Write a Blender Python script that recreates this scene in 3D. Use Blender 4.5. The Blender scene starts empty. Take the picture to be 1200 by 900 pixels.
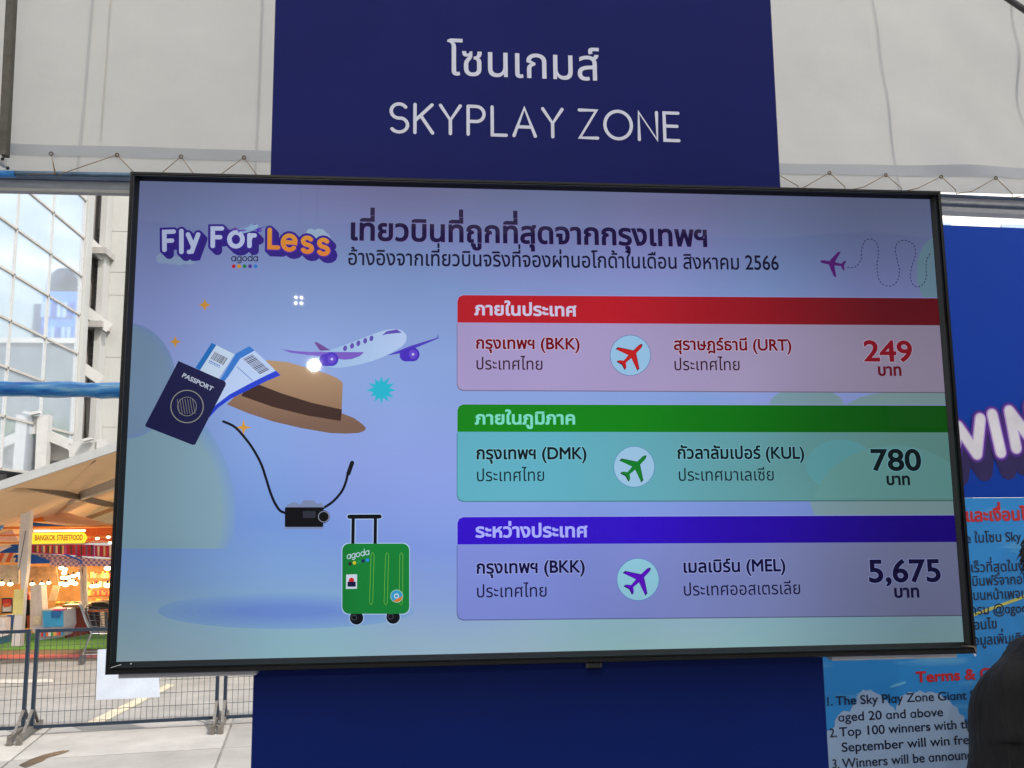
import bpy, math, random
from mathutils import Vector, Matrix
from mathutils.geometry import tessellate_polygon
random.seed(7)
R=math.radians; sin=math.sin; cos=math.cos; PI=math.pi
sc=bpy.context.scene; COL=sc.collection

# ------------------------------------------------------------------ camera
CP=Vector((-.228,-1.6107,2.30)); YAW=.0958; PITCH=.1447; ROLL=-.0102; FP=1104.4
_f=Vector((sin(YAW)*cos(PITCH),cos(YAW)*cos(PITCH),sin(PITCH)))
_r=Vector((cos(YAW),-sin(YAW),0)); _u=_r.cross(_f)
RT=cos(ROLL)*_r+sin(ROLL)*_u; UP=-sin(ROLL)*_r+cos(ROLL)*_u
cam=bpy.data.cameras.new('camera'); co=bpy.data.objects.new('camera',cam); COL.objects.link(co)
cam.sensor_width=36; cam.sensor_fit='HORIZONTAL'; cam.lens=FP/1200*36; cam.clip_end=3000; cam.clip_start=.02
co.matrix_world=Matrix(((RT.x,UP.x,-_f.x,CP.x),(RT.y,UP.y,-_f.y,CP.y),(RT.z,UP.z,-_f.z,CP.z),(0,0,0,1)))
sc.camera=co
# ------------------------------------------------------------------ light
EXPO=1.0
sc.view_settings.view_transform='Standard'; sc.view_settings.look='None'; sc.view_settings.exposure=EXPO
sc.view_settings.gamma=1; sc.view_settings.use_curve_mapping=False
SUN=Vector((.42,-.50,.76)).normalized()
wd=bpy.data.worlds.new('World'); sc.world=wd; wd.use_nodes=True
wn=wd.node_tree; sky=wn.nodes.new('ShaderNodeTexSky'); sky.sky_type='NISHITA'; sky.sun_disc=False
sky.sun_elevation=math.asin(SUN.z); sky.sun_rotation=math.atan2(SUN.x,SUN.y)
sky.air_density=1.6; sky.dust_density=5; sky.ozone_density=1
wtc=wn.nodes.new('ShaderNodeTexCoord'); wmp=wn.nodes.new('ShaderNodeMapping'); wmp.inputs['Scale'].default_value=(1,1,2.6); wn.links.new(wtc.outputs['Generated'],wmp.inputs[0])
wnz=wn.nodes.new('ShaderNodeTexNoise'); wnz.inputs['Scale'].default_value=2.6; wnz.inputs['Detail'].default_value=7; wnz.inputs['Distortion'].default_value=.3; wn.links.new(wmp.outputs[0],wnz.inputs['Vector'])
wmr=wn.nodes.new('ShaderNodeMapRange'); wmr.interpolation_type='SMOOTHSTEP'; wmr.inputs[1].default_value=.42; wmr.inputs[2].default_value=.62; wmr.inputs[4].default_value=.85; wn.links.new(wnz.outputs[0],wmr.inputs[0])
wmx=wn.nodes.new('ShaderNodeMix'); wmx.data_type='RGBA'; wmx.inputs[7].default_value=(6.2,6.4,6.7,1); wn.links.new(wmr.outputs[0],wmx.inputs[0]); wn.links.new(sky.outputs[0],wmx.inputs[6])
wn.links.new(wmx.outputs[2],wn.nodes['Background'].inputs[0]); wn.nodes['Background'].inputs[1].default_value=.14
sl=bpy.data.lights.new('sun','SUN'); sl.energy=2.2; sl.angle=R(.6); sl.color=(1,.965,.92)
so=bpy.data.objects.new('sun',sl); COL.objects.link(so); so.rotation_euler=SUN.to_track_quat('Z','Y').to_euler()
sc.cycles.max_bounces=8; sc.cycles.transparent_max_bounces=12

# ------------------------------------------------------------------ pixel -> place
def ray(px,py): return RT*((px-600)/FP)+UP*(-(py-450)/FP)+_f
def at(px,py,Y): d=ray(px,py); return CP+d*((Y-CP.y)/d.y)
def atX(px,py,X): d=ray(px,py); return CP+d*((X-CP.x)/d.x)
def gr(px,py,z=0.): d=ray(px,py); return CP+d*((z-CP.z)/d.z)
class Plane:
    def __init__(s,o,ang=0):
        s.o=Vector(o); s.u=Vector((cos(ang),sin(ang),0)); s.v=Vector((0,0,1)); s.n=Vector((sin(ang),-cos(ang),0))
    def uv(s,px,py):
        d=ray(px,py); t=(s.o-CP).dot(s.n)/d.dot(s.n); q=CP+d*t-s.o; return (q.dot(s.u),q.z)
    def w(s,u,v,d=0.): return s.o+s.u*u+s.v*v+s.n*d

# ------------------------------------------------------------------ materials
def lin(c):
    return tuple(((x/255)/12.92 if x/255<=.04045 else ((x/255+.055)/1.055)**2.4) for x in c)
MATS={}
def mat(name,col,rough=.6,metal=0.,var=.12,scale=8.,bump=0.,bscale=60.,spec=.5,transl=0.,emis=None,es=0.,alpha=None,stretch=None,coat=0):
    if name in MATS: return MATS[name]
    m=bpy.data.materials.new(name); m.use_nodes=True; nt=m.node_tree; N=nt.nodes; L=nt.links
    b=N['Principled BSDF']; tc=N.new('ShaderNodeTexCoord')
    src=tc.outputs['Object']
    if stretch:
        mp=N.new('ShaderNodeMapping'); mp.inputs['Scale'].default_value=stretch; L.new(src,mp.inputs[0]); src=mp.outputs[0]
    nz=N.new('ShaderNodeTexNoise'); nz.inputs['Scale'].default_value=scale; nz.inputs['Detail'].default_value=10; nz.inputs['Roughness'].default_value=.62; L.new(src,nz.inputs['Vector'])
    mx=N.new('ShaderNodeMix'); mx.data_type='RGBA'
    mx.inputs[6].default_value=tuple(max(0,c*(1-var)) for c in col)+(1,); mx.inputs[7].default_value=tuple(min(1,c*(1+var)) for c in col)+(1,)
    rp=N.new('ShaderNodeMapRange'); rp.inputs[1].default_value=.32; rp.inputs[2].default_value=.68; L.new(nz.outputs[0],rp.inputs[0]); L.new(rp.outputs[0],mx.inputs[0])
    L.new(mx.outputs[2],b.inputs['Base Color'])
    b.inputs['Roughness'].default_value=rough; b.inputs['Metallic'].default_value=metal; b.inputs['Specular IOR Level'].default_value=spec
    if coat: b.inputs['Coat Weight'].default_value=coat
    if bump:
        n2=N.new('ShaderNodeTexNoise'); n2.inputs['Scale'].default_value=bscale; n2.inputs['Detail'].default_value=4; L.new(src,n2.inputs['Vector'])
        bp=N.new('ShaderNodeBump'); bp.inputs['Strength'].default_value=bump; bp.inputs['Distance'].default_value=.02; L.new(n2.outputs[0],bp.inputs['Height']); L.new(bp.outputs[0],b.inputs['Normal'])
    if transl:
        t=N.new('ShaderNodeBsdfTranslucent'); L.new(mx.outputs[2],t.inputs[0]); ms=N.new('ShaderNodeMixShader'); ms.inputs[0].default_value=transl
        L.new(b.outputs[0],ms.inputs[1]); L.new(t.outputs[0],ms.inputs[2]); L.new(ms.outputs[0],N['Material Output'].inputs[0])
    if emis:
        b.inputs['Emission Color'].default_value=tuple(emis)+(1,); b.inputs['Emission Strength'].default_value=es
    MATS[name]=m; return m
def P(name,rgb,**k): return mat(name,lin(rgb),**k)

# viewing-angle dimming painted into the display's emission, towards its rim and to the right
def view_falloff_group():
    g=bpy.data.node_groups.new('display_view_falloff','ShaderNodeTree')
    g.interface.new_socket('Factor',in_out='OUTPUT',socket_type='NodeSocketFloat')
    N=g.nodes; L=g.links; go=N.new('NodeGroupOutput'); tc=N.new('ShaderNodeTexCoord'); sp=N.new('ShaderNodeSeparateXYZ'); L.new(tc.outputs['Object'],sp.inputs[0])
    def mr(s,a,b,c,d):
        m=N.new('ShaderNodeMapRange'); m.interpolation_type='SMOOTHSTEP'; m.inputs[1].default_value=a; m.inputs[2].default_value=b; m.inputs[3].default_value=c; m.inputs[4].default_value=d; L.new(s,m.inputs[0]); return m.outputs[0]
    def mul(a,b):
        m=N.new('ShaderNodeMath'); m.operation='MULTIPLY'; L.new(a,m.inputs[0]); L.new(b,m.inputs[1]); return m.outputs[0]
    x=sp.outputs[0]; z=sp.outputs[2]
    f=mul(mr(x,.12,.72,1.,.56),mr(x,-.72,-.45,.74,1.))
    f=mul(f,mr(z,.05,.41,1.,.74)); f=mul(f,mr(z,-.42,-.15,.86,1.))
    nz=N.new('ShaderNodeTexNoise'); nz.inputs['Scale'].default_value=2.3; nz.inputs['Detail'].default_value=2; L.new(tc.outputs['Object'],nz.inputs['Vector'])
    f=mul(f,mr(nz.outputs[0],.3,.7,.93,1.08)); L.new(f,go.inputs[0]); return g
VFG=view_falloff_group()
def art(name,rgb,rgb2=None,axis='x',a=0,b=1,tint=0.):
    """a picture colour shown by the display; optional two-tone gradient of the picture itself"""
    if name in MATS: return MATS[name]
    m=bpy.data.materials.new(name); m.use_nodes=True; nt=m.node_tree; N=nt.nodes; L=nt.links; bs=N['Principled BSDF']
    k=2**-EXPO
    c1=tuple(v*k for v in lin(rgb))+(1,)
    bs.inputs['Base Color'].default_value=(.003,.003,.004,1); bs.inputs['Roughness'].default_value=.30; bs.inputs['Specular IOR Level'].default_value=.06; bs.inputs['Coat Weight'].default_value=.22; bs.inputs['Coat Roughness'].default_value=.022
    g=N.new('ShaderNodeGroup'); g.node_tree=VFG
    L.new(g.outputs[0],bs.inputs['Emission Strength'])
    if rgb2 is None: bs.inputs['Emission Color'].default_value=c1
    else:
        tc=N.new('ShaderNodeTexCoord'); sp=N.new('ShaderNodeSeparateXYZ'); L.new(tc.outputs['Object'],sp.inputs[0])
        mr=N.new('ShaderNodeMapRange'); mr.inputs[1].default_value=a; mr.inputs[2].default_value=b; L.new(sp.outputs[0 if axis=='x' else 2],mr.inputs[0])
        mx=N.new('ShaderNodeMix'); mx.data_type='RGBA'; mx.inputs[6].default_value=c1; mx.inputs[7].default_value=tuple(v*k for v in lin(rgb2))+(1,)
        L.new(mr.outputs[0],mx.inputs[0]); L.new(mx.outputs[2],bs.inputs['Emission Color'])
    MATS[name]=m; return m

# ------------------------------------------------------------------ mesh builder
class MB:
    def __init__(s): s.v=[]; s.f=[]; s.m=[]; s.sm=[]; s.cur=0; s.s=False
    def face(s,pts,idx=None):
        n=len(s.v); s.v+= [Vector(p) for p in pts]; s.f.append(list(range(n,n+len(pts)))); s.m.append(s.cur); s.sm.append(s.s)
    def raw(s,vs,fs,smooth=None):
        n=len(s.v); s.v+=[Vector(p) for p in vs]
        for f in fs: s.f.append([n+i for i in f]); s.m.append(s.cur); s.sm.append(s.s if smooth is None else smooth)
    def box(s,a,b,bev=0.):
        x0,y0,z0=[min(a[i],b[i]) for i in range(3)]; x1,y1,z1=[max(a[i],b[i]) for i in range(3)]
        if bev<=0:
            vs=[(x,y,z) for x in (x0,x1) for y in (y0,y1) for z in (z0,z1)]
            s.raw(vs,[(0,1,3,2),(4,6,7,5),(0,4,5,1),(2,3,7,6),(0,2,6,4),(1,5,7,3)],False); return
        e=min(bev,(x1-x0)/2.01,(y1-y0)/2.01,(z1-z0)/2.01)
        # chamfered box: three rings of corner points
        vs=[];ix={}
        for i,X in enumerate((x0,x1)):
            for j,Y in enumerate((y0,y1)):
                for k,Z in enumerate((z0,z1)):
                    dx=e if i==0 else -e; dy=e if j==0 else -e; dz=e if k==0 else -e
                    ix[i,j,k]=(len(vs),len(vs)+1,len(vs)+2); vs+=[(X,Y+dy,Z+dz),(X+dx,Y,Z+dz),(X+dx,Y+dy,Z)]
        fs=[]
        for i in (0,1): q=[ix[i,0,0][0],ix[i,0,1][0],ix[i,1,1][0],ix[i,1,0][0]]; fs.append(q if i==0 else q[::-1])
        for j in (0,1): q=[ix[0,j,0][1],ix[1,j,0][1],ix[1,j,1][1],ix[0,j,1][1]]; fs.append(q if j==0 else q[::-1])
        for k in (0,1): q=[ix[0,0,k][2],ix[0,1,k][2],ix[1,1,k][2],ix[1,0,k][2]]; fs.append(q if k==0 else q[::-1])
        for i in (0,1):
            for j in (0,1): fs.append([ix[i,j,0][0],ix[i,j,1][0],ix[i,j,1][1],ix[i,j,0][1]])
            for k in (0,1): fs.append([ix[i,0,k][0],ix[i,1,k][0],ix[i,1,k][2],ix[i,0,k][2]])
        for j in (0,1):
            for k in (0,1): fs.append([ix[0,j,k][1],ix[1,j,k][1],ix[1,j,k][2],ix[0,j,k][2]])
        for key,t in ix.items(): fs.append(list(t))
        s.raw(vs,fs,False)
    def beam(s,a,b,w,h,up=(0,0,1)):
        a=Vector(a);b=Vector(b);d=(b-a).normalized();u=Vector(up); r=d.cross(u)
        if r.length<1e-4: r=d.cross(Vector((0,1,0)))
        r.normalize(); u=r.cross(d)
        vs=[p+r*(sx*w/2)+u*(sz*h/2) for p in (a,b) for sx,sz in ((-1,-1),(1,-1),(1,1),(-1,1))]
        s.raw(vs,[(0,3,2,1),(4,5,6,7),(0,1,5,4),(1,2,6,5),(2,3,7,6),(3,0,4,7)],False)
    def tube(s,pts,r,n=8,caps=True):
        pts=[Vector(p) for p in pts]; rs=r if isinstance(r,(list,tuple)) else [r]*len(pts)
        d0=(pts[1]-pts[0]).normalized(); a=d0.orthogonal().normalized(); vs=[]
        for i,p in enumerate(pts):
            d=((pts[i]-pts[i-1]).normalized() if i else d0)+((pts[i+1]-pts[i]).normalized() if i<len(pts)-1 else (pts[i]-pts[i-1]).normalized())
            d.normalize(); a=(a-d*a.dot(d)).normalized(); b=d.cross(a)
            for k in range(n): t=2*PI*k/n; vs.append(p+(a*cos(t)+b*sin(t))*rs[i])
        fs=[(i*n+k,i*n+(k+1)%n,(i+1)*n+(k+1)%n,(i+1)*n+k) for i in range(len(pts)-1) for k in range(n)]
        s.raw(vs,fs,True)
        if caps: s.raw(vs[:n],[list(range(n))[::-1]],False); s.raw(vs[-n:],[list(range(n))],False)
    def ball(s,c,r,nu=10,nv=7,sc=(1,1,1)):
        vs=[];c=Vector(c)
        for i in range(nv+1):
            t=PI*i/nv
            for k in range(nu): a=2*PI*k/nu; vs.append(c+Vector((sc[0]*r*sin(t)*cos(a),sc[1]*r*sin(t)*sin(a),sc[2]*r*cos(t))))
        s.raw(vs,[(i*nu+k,(i+1)*nu+k,(i+1)*nu+(k+1)%nu,i*nu+(k+1)%nu) for i in range(nv) for k in range(nu)],True)
    def grid(s,fn,nu,nv,smooth=True):
        vs=[fn(i/nu,j/nv) for j in range(nv+1) for i in range(nu+1)]
        s.raw(vs,[(j*(nu+1)+i,j*(nu+1)+i+1,(j+1)*(nu+1)+i+1,(j+1)*(nu+1)+i) for j in range(nv) for i in range(nu)],smooth)
    def prism(s,pts,off):
        """closed solid: outline pts pushed along vector off"""
        pts=[Vector(p) for p in pts]; off=Vector(off); n=len(pts)
        vs=pts+[p+off for p in pts]
        s.raw(vs,[list(range(n)),list(range(n,2*n))[::-1]]+[(i,i+n,(i+1)%n+n,(i+1)%n) for i in range(n)],False)
def wloc(o):
    v=Vector((0,0,0))
    while o is not None: v+=o.location; o=o.parent
    return v
def build(name,mb,mats,parent=None,origin=None):
    me=bpy.data.meshes.new(name)
    off=wloc(parent) if parent else (Vector(origin) if origin is not None else Vector((0,0,0)))
    me.from_pydata([tuple(p-off) for p in mb.v],[],mb.f)
    if not isinstance(mats,(list,tuple)): mats=[mats]
    for m in mats: me.materials.append(m)
    me.polygons.foreach_set('material_index',mb.m); me.polygons.foreach_set('use_smooth',mb.sm); me.update()
    o=bpy.data.objects.new(name,me); COL.objects.link(o)
    if parent: o.parent=parent
    else: o.location=off
    return o
def tag(o,label=None,cat=None,group=None,kind=None):
    if label: o['label']=label
    if cat: o['category']=cat
    if group: o['group']=group
    if kind: o['kind']=kind
    return o
def thing(name,loc,label,cat,group=None):
    o=bpy.data.objects.new(name,None); o.empty_display_size=.1; COL.objects.link(o); o.location=loc; return tag(o,label,cat,group)
def struct(name,mb,m,parent=None):
    o=build(name,mb,m,parent)
    if not parent: o['kind']='structure'
    return o
def copy_tree(o,parent=None,loc=None):
    c=o.copy(); COL.objects.link(c)
    if parent: c.parent=parent
    if loc is not None: c.location=loc
    for ch in list(o.children): copy_tree(ch,c)
    return c
def one(name,fn,m,parent=None,*a,**k):
    b=MB(); fn(b); return build(name,b,m,parent,*a,**k)

# ------------------------------------------------------------------ lettering
_gl={}
def _curve(body):
    c=bpy.data.curves.new('glyphs','FONT'); c.body=body; c.size=1; c.resolution_u=4
    o=bpy.data.objects.new('glyphs',c); COL.objects.link(o); bpy.context.view_layer.update()
    dg=bpy.context.evaluated_depsgraph_get(); cu=o.evaluated_get(dg).to_curve(dg)
    out=[]
    for sp in cu.splines:
        pts=[]
        if sp.type=='BEZIER':
            bp=sp.bezier_points; n=len(bp)
            for i in range(n):
                a=bp[i];b=bp[(i+1)%n]
                straight=(a.handle_right-a.co).cross(b.co-a.co).length<1e-6 and (b.handle_left-b.co).cross(b.co-a.co).length<1e-6
                k=1 if straight else 5
                for j in range(k):
                    t=j/k; q=a.co*(1-t)**3+a.handle_right*3*t*(1-t)**2+b.handle_left*3*t*t*(1-t)+b.co*t**3; pts.append((q.x,q.y))
        else: pts=[(p.co.x,p.co.y) for p in sp.points]
        out2=[]
        for p in pts:
            if not out2 or abs(p[0]-out2[-1][0])+abs(p[1]-out2[-1][1])>1e-5: out2.append(p)
        if len(out2)>2: out.append(out2)
    bpy.data.objects.remove(o); bpy.data.curves.remove(c); return out
def glyph(ch):
    if ch in _gl: return _gl[ch]
    h=min(p[0] for c in _curve('H') for p in c) if 'Hx' not in _gl else _gl['Hx']; _gl['Hx']=h
    cs=_curve(ch+'H'); H=cs[-1]; body=cs[:-1]; adv=min(p[0] for p in H)-h
    if ch=='ɑ': body=[[(x*.82,y*.82) for x,y in c] for c in body]; adv*=.84
    _gl[ch]=(body,adv); return _gl[ch]
ABOVE='ัิีึื็'; TONE='่้๊๋์'
def area(c): return sum(c[i-1][0]*c[i][1]-c[i][0]*c[i-1][1] for i in range(len(c)))/2
def inside(p,c):
    r=False
    for i in range(len(c)):
        a=c[i-1];b=c[i]
        if (a[1]>p[1])!=(b[1]>p[1]) and p[0]<(b[0]-a[0])*(p[1]-a[1])/(b[1]-a[1])+a[0]: r=not r
    return r
def layout(body,track=0.):
    x=0; out=[]; prev=''
    for ch in body:
        if ch==' ': x+=.27; prev=ch; continue
        g,adv=glyph(ch); dy=.215 if (ch in TONE and prev in ABOVE) else 0
        out.append([[(px+x,py+dy) for px,py in c] for c in g]); x+=adv+(track if adv>.05 else 0); prev=ch
    return out,x
def offset_ring(c,w):
    n=len(c); s=1 if area(c)>0 else -1; out=[]
    for i in range(n):
        a=c[i-1];p=c[i];b=c[(i+1)%n]
        d1=Vector((p[0]-a[0],p[1]-a[1])); d2=Vector((b[0]-p[0],b[1]-p[1]))
        if d1.length<1e-7 or d2.length<1e-7: out.append(p); continue
        d1.normalize();d2.normalize(); n1=Vector((d1.y,-d1.x))*s; n2=Vector((d2.y,-d2.x))*s; m=n1+n2
        if m.length<.35: m=n1
        else: m=m.normalized()*min(1.6,1/max(.5,m.normalized().dot(n1)))
        out.append((p[0]+m.x*w,p[1]+m.y*w))
    return out
def letters(mb,glyphs,place,bold=0.,d0=0.,dstep=1.2e-5):
    """glyphs: list of lists of contours; place(x,y,d)->world. Contours filled singly, so overlapping ones stay clean."""
    for g in glyphs:
        if not g: continue
        # orientation of outers: the contour of largest area
        big=max(g,key=lambda c:abs(area(c))); sg=area(big)>0
        outs=[c for c in g if (area(c)>0)==sg]; holes=[c for c in g if (area(c)>0)!=sg]
        k=0
        for o in outs:
            hs=[h for h in holes if inside(h[0],o)]
            polys=[[Vector((x,y,0)) for x,y in q] for q in [o]+hs]
            flat=[p for q in [o]+hs for p in q]
            d=d0+k*dstep; k+=1
            vs=[place(x,y,d) for x,y in flat]
            mb.raw(vs,[tuple(t) for t in tessellate_polygon(polys)],False)
            if bold:
                for q,sgn in [(o,1)]+[(h,-1) for h in hs]:
                    r=offset_ring(q,bold*sgn); n=len(q); dd=d-dstep*.4
                    mb.raw([place(x,y,dd) for x,y in q]+[place(x,y,dd) for x,y in r],[(i,(i+1)%n,(i+1)%n+n,i+n) for i in range(n)],False)
def text(name,body,pl,p0,p1,h,m,parent,d=.001,bold=0.,track=0.,valign=True,slack=0):
    """p0,p1: photo pixels of both baseline ends (p1 may be None: natural width); h: em size in pixels at p0"""
    gl,w=layout(body,track); a=Vector(pl.uv(*p0)); hh=Vector(pl.uv(p0[0],p0[1]-h)); sv=(hh-a).length
    if p1 is not None: b=Vector(pl.uv(*p1)); ux=(b-a)/w
    else: b=Vector(pl.uv(p0[0]+100,p0[1])); ux=Vector((1,0))*sv
    dirx=ux.normalized(); uy=Vector((0,1))*sv if valign else Vector((-dirx.y,dirx.x))*sv
    mb=MB(); letters(mb,gl,lambda x,y,e:pl.w(*(a+ux*x+uy*y),e),bold,d)
    return build(name,mb,m,parent)
# rounded stroke letters
def arc(cx,cy,rx,ry,a0,a1,n=12): return [(cx+rx*cos(R(a0+(a1-a0)*i/n)),cy+ry*sin(R(a0+(a1-a0)*i/n))) for i in range(n+1)]
SG={'S':(.56,[arc(.29,.745,.27,.255,35,270)+arc(.29,.255,.29,.255,90,-145)[1:]]),
'K':(.60,[[(0,0),(0,1)],[(.58,1),(0,.42)],[(.2,.6),(.6,0)]]),'Y':(.68,[[(0,1),(.34,.48),(.68,1)],[(.34,.48),(.34,0)]]),
'P':(.56,[[(0,0),(0,1)],[(.0,1),(.28,1)]+arc(.28,.73,.27,.27,90,-90)[1:]+[(0,.46)]]),'L':(.48,[[(0,1),(0,0),(.48,0)]]),
'A':(.74,[[(0,0),(.37,1),(.74,0)],[(.12,.32),(.62,.32)]]),'Z':(.62,[[(0,1),(.6,1),(0,0),(.62,0)]]),
'O':(.94,[arc(.47,.5,.47,.5,90,450,28)]),'N':(.64,[[(0,0),(0,1),(.64,0),(.64,1)]]),'E':(.5,[[(.5,1),(0,1),(0,0),(.5,0)],[(0,.52),(.45,.52)]]),
'W':(1.0,[[(0,1),(.25,0),(.5,1),(.75,0),(1,1)]]),'I':(.0,[[(0,0),(0,1)]]),'F':(.5,[[(.52,1),(0,1),(0,0)],[(0,.5),(.42,.5)]]),
'l':(0,[[(0,0),(0,1)]]),'y':(.52,[[(0,.66),(.27,.05)],[(.54,.66),(.2,-.25),(.06,-.27)]]),'o':(.6,[arc(.3,.32,.3,.32,90,450,20)]),
'r':(.3,[[(0,0),(0,.64)],[(0,.34),(.06,.52),(.17,.62),(.3,.62)]]),'e':(.58,[[(.0,.33),(.57,.33)]+arc(.29,.32,.29,.32,0,315,16)]),
's':(.42,[arc(.21,.48,.19,.16,35,270,8)+arc(.21,.16,.21,.16,90,-150,8)[1:]]),'a':(.6,[arc(.3,.32,.3,.32,90,450,18),[(.6,.64),(.6,0)]]),
'd':(.6,[arc(.3,.32,.3,.32,90,450,18),[(.6,1),(.6,0)]]),'g':(.6,[arc(.3,.32,.3,.32,90,450,18),[(.6,.64),(.6,-.05)]+arc(.33,-.05,.27,.24,0,-150,8)[1:]])}
def ribbon(mb,pts,w,place,d):
    pts=[Vector(p) for p in pts]; closed=(pts[0]-pts[-1]).length<1e-5
    if closed: pts=pts[:-1]
    n=len(pts); L=[];Rr=[]
    for i,p in enumerate(pts):
        a=pts[i-1] if (i or closed) else None; b=pts[(i+1)%n] if (i<n-1 or closed) else None
        d1=(p-a).normalized() if a is not None else (b-p).normalized(); d2=(b-p).normalized() if b is not None else d1
        n1=Vector((-d1.y,d1.x)); n2=Vector((-d2.y,d2.x)); m=n1+n2
        m=m.normalized()*min(1.4,1/max(.3,m.normalized().dot(n1))) if m.length>.2 else n1
        L.append(p+m*w/2); Rr.append(p-m*w/2)
    vs=[place(q.x,q.y,d) for q in L+Rr]; rng=range(n if closed else n-1)
    mb.raw(vs,[(i,i+n,(i+1)%n+n,(i+1)%n) for i in rng],False)
    if not closed:
        for e,o in ((pts[0],pts[1]),(pts[-1],pts[-2])):
            t=(e-o).normalized(); a0=math.atan2(t.y,t.x)-PI/2
            mb.face([place(e.x+cos(a0+PI*k/8)*w/2,e.y+sin(a0+PI*k/8)*w/2,d) for k in range(9)])
def stroke_text(mb,body,pl,p0,p1,h,w,d,gap=.27,space=.34):
    """baseline from pixel p0 to p1, cap height h pixels, stroke w in cap heights"""
    tot=0
    for i,ch in enumerate(body): tot+= space if ch==' ' else SG[ch][0]+gap
    tot-=gap; a=Vector(pl.uv(*p0)); b=Vector(pl.uv(*p1)); sv=(Vector(pl.uv(p0[0],p0[1]-h))-a).length; ux=(b-a)/tot; uy=Vector((0,1))*sv
    sx=ux.length; x=0
    for ch in body:
        if ch==' ': x+=space; continue
        wd,st=SG[ch]
        for k,q in enumerate(st):
            # keep stroke width even: work in metres
            pts=[a+ux*(x+px)+uy*py for px,py in q]
            ribbon(mb,pts,w*sv,lambda X,Y,e:pl.w(X,Y,e),d+k*1.5e-5)
        x+=wd+gap

# ================================================================== THE PLACE
FLOOR=.55          # top of the raised tent floor
ZS=CP.z+.1856      # middle of the display
# ---- ground, street, raised floor
asphalt=P('pale street asphalt',(136,134,130),rough=.85,var=.17,scale=2.2,bump=.4,bscale=60)
paving=P('pale concrete paving',(172,165,154),rough=.8,var=.09,scale=.9,bump=.15,bscale=40)
b=MB(); b.raw([(-900,-900,-.004),(900,-900,-.004),(900,1500,-.004),(-900,1500,-.004)],[(0,1,2,3)]); struct('ground',b,asphalt)
FA=gr(50,853,.1); FB=gr(262,842,.1)      # line of the crowd fence
FA.z=FB.z=0; FD=(FB-FA).normalized(); FN=Vector((-FD.y,FD.x,0))
# pavement slabs near the tent, each a slab with open joints
pav=bpy.data.objects.new('pavement',None); COL.objects.link(pav); pav['kind']='structure'
random.seed(3)
slabm=[P('paving tone %d'%i,c,rough=.8,var=.15,scale=1.7,bump=.25,bscale=50) for i,c in enumerate(((150,147,142),(137,134,129),(158,155,149)))]
for i in range(-5,4):
    for j in range(0,4):
        u0=i*2.0; v0=-6.4+j*1.75
        pts=[FA+FD*(u0+du)+FN*(v0+dv)+Vector((0,0,.022+random.random()*.004)) for du,dv in ((.012,.012),(1.988,.012),(1.988,1.738),(.012,1.738))]
        b=MB(); b.prism([p-Vector((0,0,.03)) for p in pts],(0,0,.03)); build('slab',b,slabm[(i*7+j*5+i*j)%3],pav)
road_white=P('worn white road paint',(176,174,168),rough=.7,var=.3,scale=9)
def flat(name,pix,m,z,zo=.0):
    b=MB(); b.face([gr(x,y,0)+Vector((0,0,z)) for x,y in pix][::-1]); return struct(name,b,m)
flat('road_marking',[(-60,797),(-60,802),(62,800),(62,796)],road_white,.004)
flat('road_marking',[(60,866),(84,866),(205,803),(196,802)],P('worn cream road paint',(182,172,150),rough=.7,var=.3,scale=9),.004)
flat('road_marking',[(-200,769),(-200,774),(260,770),(260,765.5)],P('worn pink road paint',(214,120,126),rough=.7,var=.15,scale=7),.004)
flat('road_marking',[(-400,757),(-400,769),(700,764),(700,752)],P('dark grey kerb lane',(128,122,116),rough=.8,var=.1,scale=3),.0025)
flat('green_carpet',[(-500,752),(-500,767),(140,761),(700,756),(700,731),(140,733)],P('green stall carpet',(92,160,84),rough=.95,var=.18,scale=6,bump=.3,bscale=90),.009)
# dark wet stain on the paving
b=MB(); st=[gr(x,y,0)+Vector((0,0,.0285)) for x,y in ((22,900),(36,893),(50,888),(62,885),(72,883),(82,882.5),(76,885.5),(64,889),(56,891),(50,895),(40,899),(30,903))]
b.face(st[::-1]); struct('dark_stain',b,P('wet dirt stain',(66,56,46),rough=.4,var=.25,scale=8))
plat=MB(); plat.box((-6,-8,.02),(7,2.0,FLOOR)); struct('platform_floor',plat,P('grey event carpet',(120,120,124),rough=.9,var=.1,scale=10,bump=.2,bscale=120))

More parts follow.
